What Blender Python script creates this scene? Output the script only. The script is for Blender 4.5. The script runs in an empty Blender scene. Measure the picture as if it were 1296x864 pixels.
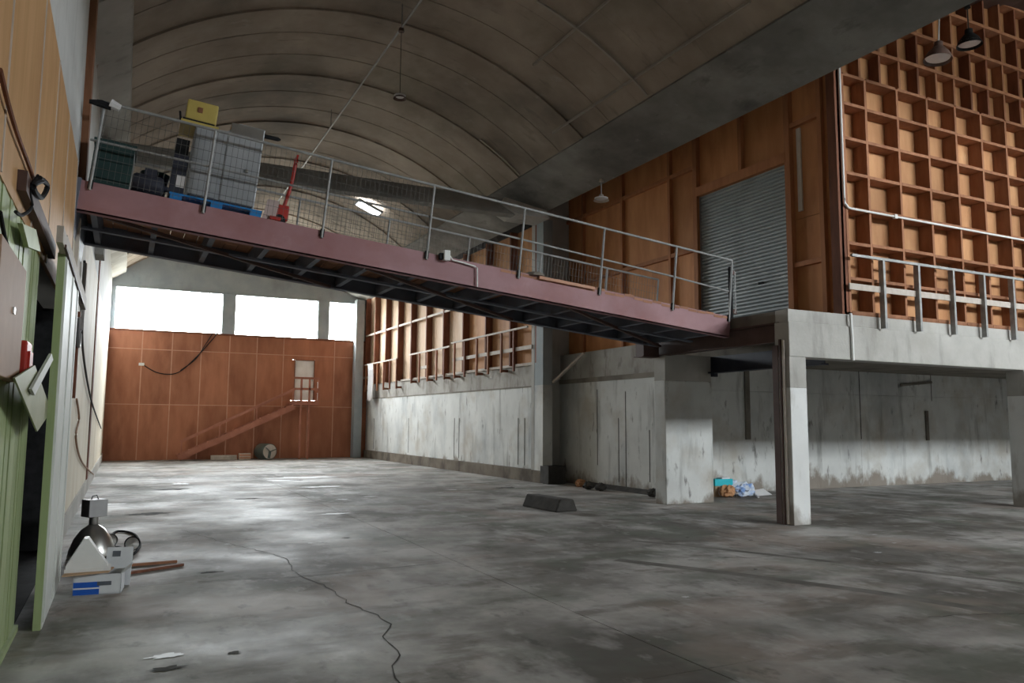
import bpy, math, random
import numpy as np
from mathutils import Vector, Matrix

# ------------------------------------------------------------------ camera, light, exposure
scene = bpy.context.scene
col = scene.collection
random.seed(7)

F_PX, YAW, PITCH, ROLL, EYE = 980.13, 0.4630, 0.1034, 0.0066, 1.7775
_cy, _sy, _cp, _sp = math.cos(YAW), math.sin(YAW), math.cos(PITCH), math.sin(PITCH)
_f = np.array([_sy*_cp, _cy*_cp, _sp]); _r = np.array([_cy, -_sy, 0.0]); _u = np.cross(_r, _f)
_cr, _sr = math.cos(ROLL), math.sin(ROLL)
CR, CU = _cr*_r + _sr*_u, -_sr*_r + _cr*_u
CF = _f
cam = bpy.data.cameras.new('camera'); cam.sensor_width = 36; cam.lens = F_PX/1296*36
cam.clip_start = 0.05; cam.clip_end = 200
camo = bpy.data.objects.new('camera', cam); col.objects.link(camo)
camo.matrix_world = Matrix(((CR[0], CU[0], -CF[0], 0), (CR[1], CU[1], -CF[1], 0),
                            (CR[2], CU[2], -CF[2], EYE), (0, 0, 0, 1)))
scene.camera = camo

vs = scene.view_settings
scene.display_settings.display_device = 'sRGB'
vs.view_transform = 'Standard'; vs.look = 'None'; vs.gamma = 1; vs.use_curve_mapping = False
vs.exposure = 2.85

world = bpy.data.worlds.new('overcast_sky'); scene.world = world; world.use_nodes = True
wn, wl = world.node_tree.nodes, world.node_tree.links
wn.clear()
wo = wn.new('ShaderNodeOutputWorld'); wb = wn.new('ShaderNodeBackground')
wt = wn.new('ShaderNodeTexCoord'); wsx = wn.new('ShaderNodeSeparateXYZ'); wr = wn.new('ShaderNodeValToRGB')
wl.new(wt.outputs['Generated'], wsx.inputs[0]); wl.new(wsx.outputs['Z'], wr.inputs[0])
wr.color_ramp.elements[0].position = 0.0; wr.color_ramp.elements[0].color = (.22, .22, .20, 1)
wr.color_ramp.elements[1].position = 0.04; wr.color_ramp.elements[1].color = (.95, .97, 1.0, 1)
wl.new(wr.outputs[0], wb.inputs[0]); wb.inputs[1].default_value = 9.0
wl.new(wb.outputs[0], wo.inputs[0])

def portal(name, loc, sx, sz, toward):          # sky light entering through a real window opening
    l = bpy.data.lights.new(name, 'AREA'); l.shape = 'RECTANGLE'; l.size = sx; l.size_y = sz
    o = bpy.data.objects.new(name, l); col.objects.link(o); o.location = loc
    o.rotation_euler = (math.radians(-90 if toward < 0 else 90), 0, 0)
    l.cycles.is_portal = True
YF = 37.84
portal('daylight_portal', (1.66, YF+.12, 6.69), 4.44, 1.9, -1)
portal('daylight_portal', (6.365, YF+.12, 6.69), 3.83, 1.9, -1)
portal('daylight_portal', (9.53, YF+.12, 6.69), 1.38, 1.9, -1)
NEAR = -6.0
portal('daylight_portal', (20.6, NEAR-.12, 8.75), 12.8, 1.9, 1)
scene.cycles.max_bounces = 8
scene.cycles.diffuse_bounces = 6
scene.cycles.sample_clamp_indirect = 6

# ------------------------------------------------------------------ pixel helpers (direction only; depth from a known plane)
CO = np.array([0, 0, EYE])
def ray(x, y):
    return CR*((x-648)/F_PX) - CU*((y-432)/F_PX) + CF
def px(x, y, **k):
    d = ray(x, y); (a, val), = k.items(); i = 'XYZ'.index(a)
    return Vector((CO + (val-CO[i])/d[i]*d).tolist())

# ------------------------------------------------------------------ materials
MATS = {}
def nodes_of(name):
    m = bpy.data.materials.new(name); m.use_nodes = True
    nt = m.node_tree; b = nt.nodes['Principled BSDF']
    return m, nt, b
def mixrgb(nt, fac, a, b, typ='MIX'):
    n = nt.nodes.new('ShaderNodeMix'); n.data_type = 'RGBA'; n.blend_type = typ
    for s, v in ((0, fac), (6, a), (7, b)):
        if hasattr(v, 'links'): nt.links.new(v, n.inputs[s])
        elif s == 0: n.inputs[0].default_value = v
        else: n.inputs[s].default_value = (*v, 1)
    return n.outputs[2]
def noise(nt, scale, sc3=(1, 1, 1), detail=5, rough=.6, off=0.0, coord='pos'):
    if coord == 'pos': src = nt.nodes.new('ShaderNodeNewGeometry').outputs['Position']
    else: src = nt.nodes.new('ShaderNodeTexCoord').outputs['Object']
    mp = nt.nodes.new('ShaderNodeMapping'); mp.inputs['Scale'].default_value = sc3
    mp.inputs['Location'].default_value = (off, off*.7, off*1.3)
    nt.links.new(src, mp.inputs['Vector'])
    n = nt.nodes.new('ShaderNodeTexNoise'); n.inputs['Scale'].default_value = scale
    n.inputs['Detail'].default_value = detail; n.inputs['Roughness'].default_value = rough
    nt.links.new(mp.outputs[0], n.inputs['Vector'])
    return n.outputs[0]
def ramp(nt, v, a, b):
    n = nt.nodes.new('ShaderNodeMapRange'); n.inputs[1].default_value = a; n.inputs[2].default_value = b
    nt.links.new(v, n.inputs[0]); return n.outputs[0]
def pm(name, c1, c2, scale=1.5, lo=.35, hi=.65, rough=.85, spec=.25, metal=0, bump=.15, bscale=25, layers=(), rnd=0.0,
       sc3=(1, 1, 1), rough2=None, coord='pos', detail=6):
    """base colour c1/c2 mixed by noise; layers = (colour, scale, sc3, lo, hi, amount)"""
    m, nt, b = nodes_of(name)
    n0 = ramp(nt, noise(nt, scale, sc3, detail, coord=coord), lo, hi)
    c = mixrgb(nt, n0, c1, c2)
    for i, (lc, ls, l3, llo, lhi, am) in enumerate(layers):
        f = ramp(nt, noise(nt, ls, l3, 5, off=3.7*(i+1), coord=coord), llo, lhi)
        mm = nt.nodes.new('ShaderNodeMath'); mm.operation = 'MULTIPLY'; mm.inputs[1].default_value = am
        nt.links.new(f, mm.inputs[0])
        c = mixrgb(nt, mm.outputs[0], c, lc)
    if rnd:
        oi = nt.nodes.new('ShaderNodeObjectInfo')
        rr = nt.nodes.new('ShaderNodeMapRange'); rr.inputs[3].default_value = 1-rnd; rr.inputs[4].default_value = 1+rnd
        nt.links.new(oi.outputs['Random'], rr.inputs[0])
        hs = nt.nodes.new('ShaderNodeHueSaturation'); nt.links.new(rr.outputs[0], hs.inputs['Value'])
        nt.links.new(c, hs.inputs['Color']); c = hs.outputs[0]
    nt.links.new(c, b.inputs['Base Color'])
    b.inputs['Roughness'].default_value = rough; b.inputs['Metallic'].default_value = metal
    b.inputs['Specular IOR Level'].default_value = spec
    if rough2 is not None:
        r = nt.nodes.new('ShaderNodeMapRange'); r.inputs[3].default_value = rough; r.inputs[4].default_value = rough2
        nt.links.new(ramp(nt, noise(nt, scale*.7, sc3, 4, off=9.1, coord=coord), .35, .65), r.inputs[0])
        nt.links.new(r.outputs[0], b.inputs['Roughness'])
    if bump:
        bn = nt.nodes.new('ShaderNodeBump'); bn.inputs['Strength'].default_value = bump; bn.inputs['Distance'].default_value = .02
        nt.links.new(noise(nt, bscale, sc3, 5, off=1.3, coord=coord), bn.inputs['Height'])
        nt.links.new(bn.outputs[0], b.inputs['Normal'])
    MATS[name] = m
    return m

FLOOR = pm('floor_concrete', (.20, .19, .175), (.43, .415, .395), .7, .40, .60, rough=.52, rough2=.82, spec=.2, bump=.16, bscale=9, detail=10,
           layers=[((.095, .087, .076), .28, (1, 1, 1), .50, .60, .75), ((.56, .545, .53), 1.3, (1, .55, 1), .53, .66, .55),
                   ((.11, .095, .075), 1.6, (.5, 1, 1), .53, .62, .6), ((.13, .155, .12), .8, (1, 1, 1), .52, .62, .45),
                   ((.36, .29, .25), .45, (1, 1, 1), .53, .63, .45), ((.58, .57, .56), 4, (1, .6, 1), .57, .68, .3), ((.05, .046, .04), 4.2, (1, .6, 1), .60, .70, .45)])
TYRE = pm('tyre_rubbed_concrete', (.12, .112, .10), (.20, .19, .175), 1.5, .4, .6, rough=.7, bump=.1)
JOINT = pm('floor_joint_dirt', (.05, .046, .04), (.08, .075, .07), 6, rough=.95)
CONC = pm('raw_concrete', (.40, .39, .365), (.52, .51, .48), .9, rough=.9, bump=.25, bscale=14,
          layers=[((.20, .185, .165), 1.3, (1.5, 1.5, .35), .56, .74, .7), ((.30, .28, .24), .6, (1, 1, 1), .5, .7, .5)])
CONCB = pm('brown_stained_concrete', (.17, .15, .125), (.26, .235, .2), 1.2, rough=.92, bump=.25, bscale=14,
           layers=[((.11, .09, .075), 1.6, (1, 1, .5), .52, .7, .7)])
def grime(m, colr, h, amount):               # tide mark of rusty damp with a ragged upper edge
    nt = m.node_tree; b = nt.nodes['Principled BSDF']; src = b.inputs['Base Color'].links[0].from_socket
    g = nt.nodes.new('ShaderNodeNewGeometry'); sx = nt.nodes.new('ShaderNodeSeparateXYZ'); nt.links.new(g.outputs['Position'], sx.inputs[0])
    n = noise(nt, 1.1, (1, 1, .6), 6, .65, off=5.5)
    k = nt.nodes.new('ShaderNodeMath'); k.operation = 'MULTIPLY_ADD'; k.inputs[1].default_value = -5.0*h; k.inputs[2].default_value = 2.0*h
    nt.links.new(n, k.inputs[0])                   # height limit from noise
    d = nt.nodes.new('ShaderNodeMath'); d.operation = 'ADD'; nt.links.new(sx.outputs['Z'], d.inputs[0]); nt.links.new(k.outputs[0], d.inputs[1])
    f = nt.nodes.new('ShaderNodeMapRange'); f.inputs[1].default_value = .12; f.inputs[2].default_value = -.12; f.inputs[4].default_value = amount
    nt.links.new(d.outputs[0], f.inputs[0])
    nt.links.new(mixrgb(nt, f.outputs[0], src, colr), b.inputs['Base Color'])
WHITEC = pm('white_painted_concrete', (.70, .71, .69), (.58, .59, .575), .9, rough=.85, bump=.2, bscale=12, detail=8,
            layers=[((.24, .24, .23), 1.6, (1.6, 1.6, .25), .56, .72, .8), ((.42, .37, .30), .7, (1, 1, 1), .52, .70, .6),
                    ((.13, .12, .11), 3.4, (1.3, 1.3, .45), .62, .72, .8), ((.30, .33, .35), .5, (1, 1, .5), .52, .68, .6)])
grime(WHITEC, (.20, .155, .115), .42, .8)
WHITEF = pm('fresh_white_column_paint', (.80, .81, .80), (.72, .73, .72), 1.2, rough=.8, bump=.2, bscale=12,
            layers=[((.40, .37, .33), 2.0, (1.5, 1.5, .4), .60, .74, .6)])
grime(WHITEF, (.25, .21, .17), .35, .7)
VAULT = pm('vault_concrete', (.275, .225, .18), (.43, .365, .30), .5, .34, .66, rough=.92, bump=.35, bscale=8, detail=8,
           layers=[((.13, .112, .095), .30, (1, .8, 1), .50, .68, .75), ((.19, .175, .13), .7, (1, .4, 1), .54, .70, .5),
                   ((.52, .48, .43), 1.6, (1, 1, 1), .64, .76, .4), ((.12, .105, .095), 2.6, (.5, 1.6, .5), .60, .74, .5)], rnd=.05)
BAND = pm('edge_beam_concrete', (.215, .21, .195), (.33, .325, .305), .9, rough=.9, bump=.35, bscale=8, detail=8,
          layers=[((.11, .105, .10), .55, (1, .6, 1), .48, .68, .75), ((.50, .49, .46), 2.2, (1, 1, 1), .66, .76, .5), ((.10, .095, .09), 2.4, (1, .5, 1.5), .58, .72, .6)])
KERBM = pm('dirty_brown_kerb', (.135, .112, .088), (.21, .18, .145), 1.6, rough=.95, bump=.3, bscale=12,
           layers=[((.07, .058, .048), 1.8, (1, 1, .5), .5, .62, .7)])
BANDR = pm('grey_brown_concrete_band', (.33, .315, .285), (.43, .415, .385), 1.1, rough=.9, bump=.25, bscale=12,
           layers=[((.20, .175, .145), 1.1, (1.2, 1.2, .5), .5, .62, .7), ((.14, .125, .11), 2.6, (1.3, 1.3, .6), .56, .66, .5)])
GREYC = pm('grey_blue_concrete', (.30, .34, .36), (.38, .41, .42), 1, rough=.9, bump=.15,
           layers=[((.2, .21, .21), 1.2, (1, 1, .5), .55, .75, .5)])
PLYF = pm('far_plywood', (.34, .135, .075), (.44, .185, .105), 1.2, rough=.75, bump=.08, bscale=20, rnd=.14, sc3=(2, 2, .5),
          layers=[((.16, .06, .035), .8, (1.2, 1.2, .4), .52, .72, .6)])
PLY = pm('orange_plywood', (.43, .208, .095), (.555, .30, .145), 1.3, rough=.7, bump=.08, bscale=18, rnd=.16, sc3=(2.5, 2.5, .6),
         layers=[((.31, .125, .055), .9, (1.2, 1.2, .5), .54, .72, .6), ((.64, .42, .25), 1.6, (1, 1, .5), .62, .74, .5)])
PLYS = pm('red_orange_plywood', (.52, .225, .09), (.63, .30, .13), 1.3, rough=.7, bump=.08, bscale=18, rnd=.13, sc3=(2.5, 2.5, .6),
          layers=[((.33, .12, .05), .9, (1.2, 1.2, .5), .54, .72, .6)])
PLYP = pm('window_lit_plywood', (.60, .42, .28), (.70, .53, .38), 1.0, rough=.7, bump=.08, bscale=18, rnd=.1, sc3=(2, 2, .5),
          layers=[((.46, .25, .13), .7, (1.2, 1.2, .5), .52, .72, .6)])  # paleness paints in the window light falling on the far panels
PLYL = pm('honey_plywood', (.60, .35, .165), (.70, .43, .22), 1.2, rough=.65, bump=.06, bscale=14, rnd=.07, sc3=(4, 4, .5),
          layers=[((.40, .19, .08), .8, (1.2, 1.2, .4), .55, .75, .5)])
STUD = pm('brown_stud_timber', (.25, .11, .058), (.35, .165, .09), 2, rough=.75, bump=.1, rnd=.14, sc3=(3, 3, .6))
STUDS = pm('orange_stud_timber', (.40, .165, .075), (.50, .22, .10), 2, rough=.75, bump=.1, rnd=.12, sc3=(3, 3, .6))
DARKT = pm('dark_brown_timber', (.15, .06, .035), (.24, .095, .055), 2, rough=.75, bump=.1, rnd=.1, sc3=(3, 3, .6))
PALET = pm('pale_timber', (.50, .44, .38), (.60, .54, .48), 3, rough=.75, bump=.1, rnd=.1, sc3=(3, 3, 1))
STRIP = pm('pale_cover_strip', (.50, .27, .18), (.58, .33, .23), 3, rough=.75, bump=0)
STAIRM = pm('red_brown_stair_paint', (.36, .145, .095), (.44, .19, .13), 3, rough=.7, bump=.05)
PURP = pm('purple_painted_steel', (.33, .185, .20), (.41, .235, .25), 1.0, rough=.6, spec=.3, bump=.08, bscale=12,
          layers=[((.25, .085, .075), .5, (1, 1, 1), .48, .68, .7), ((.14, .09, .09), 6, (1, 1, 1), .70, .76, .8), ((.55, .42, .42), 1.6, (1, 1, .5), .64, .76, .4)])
DSTEEL = pm('dark_steel_haze_tint', (.12, .135, .175), (.17, .185, .23), 1.5, rough=.6, spec=.3, bump=.05,
            layers=[((.13, .075, .06), 1.1, (1, 1, 1), .52, .7, .6)])  # blue tint paints window haze into the bridge steel
BSTEEL = pm('dark_brown_steel', (.085, .05, .042), (.12, .075, .065), 2, rough=.65, bump=.05)
DECK = pm('deck_timber', (.33, .165, .105), (.43, .22, .135), 2, rough=.8, rnd=.15, sc3=(.6, 3, 3))
GALV = pm('galvanised_tube', (.27, .275, .27), (.38, .385, .38), 6, rough=.5, metal=.2, bump=0)
SHUT = pm('roller_shutter_steel', (.36, .40, .415), (.44, .48, .49), .8, rough=.5, metal=.25, bump=.05,
          layers=[((.18, .19, .19), 1, (1, 1, .6), .55, .75, .5)])
WPLAS = pm('white_plastic', (.80, .80, .78), (.74, .74, .72), 5, rough=.4, bump=0)
WDOOR = pm('daylight_white_door', (.88, .88, .86), (.74, .74, .71), 2, rough=.5, bump=0)  # extra white stands for daylight at the raised doorway
GREEN = pm('green_painted_board', (.34, .42, .20), (.42, .50, .27), 1.6, rough=.55, spec=.4, bump=.1, bscale=16, rnd=.06, sc3=(2, 2, .4),
           layers=[((.22, .28, .13), 1.2, (2, 2, .35), .55, .75, .5), ((.52, .56, .46), 2, (2, 2, .3), .62, .76, .4)])
CREAM = pm('cream_wall_board', (.66, .60, .47), (.74, .69, .58), .9, rough=.75, bump=.08, rnd=.05, sc3=(1.5, 1.5, .5),
           layers=[((.46, .36, .24), .9, (1.5, 1.5, .4), .55, .75, .6), ((.30, .25, .2), 3, (2, 2, .5), .68, .76, .7)])
GWALL = pm('grey_white_plaster', (.58, .585, .57), (.68, .685, .67), .9, rough=.85, bump=.15,
           layers=[((.36, .35, .33), 1.1, (1.5, 1.5, .4), .55, .75, .6)])
WDOORL = pm('weathered_white_paint', (.62, .64, .60), (.72, .74, .70), 1.4, rough=.6, bump=.1, sc3=(2, 2, .5),
            layers=[((.40, .38, .30), 1.5, (2, 2, .5), .58, .74, .6)])
BLACK = pm('black_rubber_and_room_dark', (.015, .015, .016), (.03, .03, .032), 5, rough=.85, spec=.1, bump=0)
VOID = pm('room_shade_and_dark_grey', (.05, .048, .045), (.07, .066, .06), 2, rough=.95, bump=0)  # dark tone carries the shade of unlit rooms; cable and rods share it
BROWNB = pm('brown_hardboard', (.30, .18, .115), (.37, .23, .15), 2, rough=.7, bump=.05)
REDP = pm('red_paint', (.50, .045, .035), (.40, .04, .03), 4, rough=.45, bump=0)
OLIVE = pm('olive_sheet_metal', (.28, .30, .17), (.35, .37, .23), 2, rough=.5, bump=.05)
STEEL = pm('cabinet_steel', (.35, .37, .39), (.45, .47, .49), 1.2, rough=.42, metal=.3, bump=.05,
           layers=[((.22, .23, .24), 1.2, (1, 1, .4), .55, .75, .5)])
YEL = pm('yellow_machine_paint', (.62, .50, .15), (.54, .42, .12), 2, rough=.5, bump=.05)
BLUE = pm('blue_pallet_plastic', (.02, .19, .50), (.03, .24, .58), 3, rough=.5, bump=.05)
DGREEN = pm('dark_green_plastic', (.022, .05, .05), (.03, .065, .06), 3, rough=.5, bump=0)
DNAVY = pm('dark_navy_metal', (.025, .028, .045), (.04, .043, .06), 3, rough=.5, bump=.05)
GLAMP = pm('lamp_grey_metal', (.33, .33, .33), (.42, .42, .42), 3, rough=.4, metal=.5, bump=0)
ALU = pm('brushed_reflector', (.62, .62, .60), (.52, .52, .50), 3, rough=.28, metal=.9, bump=.03)
BBRN = pm('dark_brown_lamp', (.10, .065, .055), (.14, .09, .075), 3, rough=.5, bump=0)
CARD = pm('cardboard', (.46, .31, .19), (.54, .37, .24), 3, rough=.85, bump=.05)
PRINT = pm('box_white_card', (.78, .80, .82), (.70, .72, .75), 4, rough=.6, bump=0)
PBLUE = pm('box_blue_print', (.02, .11, .52), (.03, .14, .58), 4, rough=.5, bump=0)
PDARK = pm('box_grey_print', (.10, .11, .13), (.14, .15, .17), 4, rough=.5, bump=0)
TURQ = pm('turquoise_card', (.03, .48, .58), (.05, .54, .62), 4, rough=.6, bump=0)
BAGBR = pm('brown_paper', (.48, .25, .12), (.55, .30, .16), 6, rough=.8, bump=.2)
BLWHITE = pm('crumpled_blue_white_plastic', (.70, .76, .84), (.20, .33, .62), 5, .45, .6, rough=.45, bump=.2)
PAPER = pm('white_paper', (.80, .79, .79), (.74, .73, .74), 6, rough=.7, bump=.1)
DBLOCK = pm('dark_dirty_concrete_and_shadow', (.05, .047, .044), (.085, .08, .074), 4, rough=.9, bump=.4, bscale=20)
SPILL = pm('white_paint_spill', (.62, .63, .64), (.50, .51, .52), 4, rough=.5, bump=0)
DRUM = pm('dark_green_drum', (.09, .11, .10), (.13, .15, .13), 3, rough=.5, bump=.05)
PINK = pm('faded_pink_board', (.46, .36, .34), (.52, .42, .40), 3, rough=.7, bump=0)

def emit_mat(name, colr, s):
    m, nt, b = nodes_of(name); nt.nodes.remove(b)
    e = nt.nodes.new('ShaderNodeEmission'); e.inputs[0].default_value = (*colr, 1); e.inputs[1].default_value = s
    nt.links.new(e.outputs[0], nt.nodes['Material Output'].inputs[0]); return m
def glass_mat(name, tint, gl):
    m, nt, b = nodes_of(name); nt.nodes.remove(b)
    t = nt.nodes.new('ShaderNodeBsdfTransparent'); t.inputs[0].default_value = (*tint, 1)
    g = nt.nodes.new('ShaderNodeBsdfGlossy'); g.inputs['Roughness'].default_value = .05
    mx = nt.nodes.new('ShaderNodeMixShader'); mx.inputs[0].default_value = gl
    nt.links.new(t.outputs[0], mx.inputs[1]); nt.links.new(g.outputs[0], mx.inputs[2])
    nt.links.new(mx.outputs[0], nt.nodes['Material Output'].inputs[0]); return m
GLASS = glass_mat('window_glass', (.95, .97, .97), .05)
ROOFL = emit_mat('daylit_rooflight', (.95, .98, 1), 2.0)

# ------------------------------------------------------------------ mesh builder
class MB:
    def __init__(s): s.v = []; s.f = []; s.smooth = False
    def add(s, vs, fs):
        o = len(s.v); s.v += [tuple(p) for p in vs]; s.f += [tuple(i+o for i in f) for f in fs]; return s
    def box(s, x0, x1, y0, y1, z0, z1, M=None):
        vs = [(x, y, z) for z in (z0, z1) for y in (y0, y1) for x in (x0, x1)]
        if M: vs = [M @ Vector(p) for p in vs]
        return s.add(vs, [(0, 2, 3, 1), (4, 5, 7, 6), (0, 1, 5, 4), (2, 6, 7, 3), (0, 4, 6, 2), (1, 3, 7, 5)])
    def bar(s, a, b, w, h, up=(0, 0, 1)):            # box along a->b
        a, b = Vector(a), Vector(b); d = (b-a).normalized(); up = Vector(up)
        if abs(d.dot(up)) > .98: up = Vector((0, 1, 0))
        sx = d.cross(up).normalized(); sz = sx.cross(d)
        vs = [p + sx*i*w/2 + sz*j*h/2 for p in (a, b) for i, j in ((-1, -1), (1, -1), (1, 1), (-1, 1))]
        return s.add(vs, [(0, 1, 2, 3), (7, 6, 5, 4), (0, 4, 5, 1), (1, 5, 6, 2), (2, 6, 7, 3), (3, 7, 4, 0)])
    def tube(s, pts, r, n=8):
        pts = [Vector(p) for p in pts]; rings = []
        for i, p in enumerate(pts):
            d = (pts[min(i+1, len(pts)-1)] - pts[max(i-1, 0)]).normalized()
            up = Vector((0, 0, 1)) if abs(d.z) < .9 else Vector((0, 1, 0))
            a = d.cross(up).normalized(); b = a.cross(d)
            rr = r[i] if isinstance(r, (list, tuple)) else r
            rings.append([p + (a*math.cos(t) + b*math.sin(t))*rr for t in [2*math.pi*k/n for k in range(n)]])
        vs = [q for R in rings for q in R]; fs = []
        for i in range(len(pts)-1):
            for k in range(n):
                fs.append((i*n+k, i*n+(k+1) % n, (i+1)*n+(k+1) % n, (i+1)*n+k))
        fs.append(tuple(range(n))[::-1]); fs.append(tuple((len(pts)-1)*n+k for k in range(n)))
        return s.add(vs, fs)
    def lathe(s, prof, n=20, M=None, c=(0, 0, 0)):
        vs = []; fs = []
        for r, z in prof:
            for k in range(n):
                t = 2*math.pi*k/n; p = Vector((r*math.cos(t), r*math.sin(t), z))
                if M: p = M @ p
                vs.append(p + Vector(c))
        for i in range(len(prof)-1):
            for k in range(n):
                fs.append((i*n+k, i*n+(k+1) % n, (i+1)*n+(k+1) % n, (i+1)*n+k))
        return s.add(vs, fs)
    def prism(s, poly, axis, a, b):                  # polygon extruded along an axis from a to b
        n = len(poly)
        def P(q, t):
            if axis == 'Y': return (q[0], t, q[1])
            if axis == 'X': return (t, q[0], q[1])
            return (q[0], q[1], t)
        vs = [P(q, a) for q in poly] + [P(q, b) for q in poly]
        fs = [tuple(range(n)), tuple(range(2*n-1, n-1, -1))] + [(i, i+n, (i+1) % n + n, (i+1) % n) for i in range(n)]
        return s.add(vs, fs)
    def build(s, name, mat, parent=None, smooth=False, loc=None, bevel=0):
        me = bpy.data.meshes.new(name); me.from_pydata(s.v, [], s.f); me.validate()
        import bmesh
        bm = bmesh.new(); bm.from_mesh(me); bmesh.ops.recalc_face_normals(bm, faces=bm.faces); bm.to_mesh(me); bm.free()
        me.materials.append(mat)
        if smooth:
            for p in me.polygons: p.use_smooth = True
            try: me.set_sharp_from_angle(angle=math.radians(40))
            except Exception: pass
        o = bpy.data.objects.new(name, me); col.objects.link(o)
        if parent: o.parent = parent
        if loc: o.location = loc
        if bevel:
            b = o.modifiers.new('bevel', 'BEVEL'); b.width = bevel; b.segments = 2; b.limit_method = 'ANGLE'
        return o
def empty(name, loc=(0, 0, 0), rot=(0, 0, 0)):
    o = bpy.data.objects.new(name, None); col.objects.link(o); o.location = loc; o.rotation_euler = rot
    o.empty_display_size = .2; return o
def tag(o, label, cat, group=None):
    o['label'] = label; o['category'] = cat
    if group: o['group'] = group
    return o
def struct(o, label=None):
    o['kind'] = 'structure'
    if label: o['label'] = label
    return o
def B(*a): return MB().box(*a)
def copyobj(o, parent=None, loc=None):
    c = o.copy(); col.objects.link(c)
    if parent: c.parent = parent
    if loc is not None: c.location = loc
    return c

# ================================================================== STRUCTURE
XL = -.73
# ---- floor: slabs with open joints, cracks
floor = struct(B(-5, 28.5, NEAR-.3, 38.3, -.3, -.03).build('floor', JOINT), 'grey stained concrete floor with joints and cracks')
xe = [-5, 3.9, 8.9, 13.9, 18.9, 23.9, 28.5]; ye = [NEAR-.3, -1, 4.6, 9.4, 15.2, 21, 26.8, 32.6, 38.3]
for i in range(len(xe)-1):
    for j in range(len(ye)-1):
        g = .007 if i not in (0,) else .004
        B(xe[i]+g, xe[i+1]-g, ye[j]+g, ye[j+1]-g, -.03, 0).build('floor_slab', FLOOR, floor)
def crack(pts, w):
    mb = MB(); pts = [Vector((p[0], p[1], 0)) for p in pts]; fine = []
    for a, b in zip(pts, pts[1:]):
        n = max(2, int((b-a).length/.12))
        for k in range(n):
            q = a.lerp(b, k/n); fine.append(q + Vector((random.uniform(-.025, .025), random.uniform(-.02, .02), 0)))
    fine.append(pts[-1])
    vsx = []
    for k, p in enumerate(fine):
        d = (fine[min(k+1, len(fine)-1)] - fine[max(k-1, 0)]).normalized(); s_ = Vector((-d.y, d.x, 0))
        ww = w*random.uniform(.4, 1.2)
        vsx += [p + s_*ww + Vector((0, 0, .0025)), p - s_*ww + Vector((0, 0, .0025))]
    mb.add(vsx, [(2*k, 2*k+1, 2*k+3, 2*k+2) for k in range(len(fine)-1)])
    mb.build('floor_crack', JOINT, floor)
crack([(.95, 13.88), (1.3, 12.6), (1.55, 11.84), (1.98, 10.58), (1.9, 9.4), (2.06, 8.65), (2.07, 7.74), (2.17, 7.24), (2.19, 6.76),
       (2.04, 6.41), (2.01, 5.87), (1.81, 5.5), (1.77, 5.0)], .006)
crack([(5.0, 9.5), (6.2, 8.7), (7.6, 8.0), (8.8, 7.9)], .006)
crack([(6.8, 4.9), (7.4, 4.75), (7.9, 4.5)], .007)
crack([(.82, 9.4), (2.0, 9.2), (3.7, 9.35)], .007)
crack([(8.9, 8.6), (9.6, 7.2), (9.3, 6.0)], .006)
def blob(cx, cy, rx, ry, seed, mat, name, z=.004):
    rg = random.Random(seed); n = 22
    r = [rg.uniform(.45, 1) for _ in range(n)]
    ps = [(cx + rx*r[k]*math.cos(2*math.pi*k/n), cy + ry*r[k]*math.sin(2*math.pi*k/n), z) for k in range(n)]
    o = MB().add(ps, [tuple(range(n))]).build(name, mat, floor)
    return o
for i, (x, y, rx, ry) in enumerate([(px(385, 604, Z=0).x, px(385, 604, Z=0).y, 1.5, .5), (px(355, 608, Z=0).x, px(355, 608, Z=0).y, .7, .3),
                                    (px(405, 616, Z=0).x, px(405, 616, Z=0).y, .7, .25), (px(258, 591, Z=0).x, px(258, 591, Z=0).y, .3, .2),
                                    (px(424, 650, Z=0).x, px(424, 650, Z=0).y, .5, .12), (px(672, 621, Z=0).x, px(672, 621, Z=0).y, .35, .12),
                                    (px(228, 612, Z=0).x, px(228, 612, Z=0).y, .3, .4), (px(210, 830, Z=0).x, px(210, 830, Z=0).y, .16, .08)]):
    blob(x, y, rx, ry, i+3, SPILL, 'paint_spill')
for i, (xx, yy, rx, ry) in enumerate([(212, 846, .16, .07), (297, 826, .06, .05), (265, 512+212, .2, .06), (190, 650, .5, .25), (220, 619, .5, .3)]):
    p = px(xx, yy, Z=0); blob(p.x, p.y, rx, ry, i+40, DBLOCK, 'damp_patch')

rgc = random.Random(77)
for k in range(34):
    xx, yy = rgc.uniform(-.3, 9.5), rgc.uniform(17, 35); r_ = rgc.uniform(.04, .28)
    blob(xx, yy, r_*1.6, r_*.7, 100+k, SPILL if k % 3 else DBLOCK, 'floor_chip', .003)
for k in range(16):
    xx, yy = rgc.uniform(.5, 11), rgc.uniform(5, 13); r_ = rgc.uniform(.015, .06)
    blob(xx, yy, r_*1.5, r_, 200+k, SPILL if k % 2 else DBLOCK, 'floor_chip', .003)
def tyre(pixels, w):
    P = [px(x, y, Z=.0015) for x, y in pixels]; vsx = []
    for k, p in enumerate(P):
        d = (P[min(k+1, len(P)-1)]-P[max(k-1, 0)]).normalized(); n_ = Vector((-d.y, d.x, 0))
        vsx += [p+n_*w, p-n_*w]
    MB().add(vsx, [(2*k, 2*k+1, 2*k+3, 2*k+2) for k in range(len(P)-1)]).build('tyre_mark', TYRE, floor)
tyre([(800, 684), (870, 690), (960, 700), (1100, 716), (1200, 727), (1296, 738)], .07)
tyre([(780, 708), (900, 722), (1000, 735), (1100, 748), (1200, 764), (1266, 774)], .10)

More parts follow.
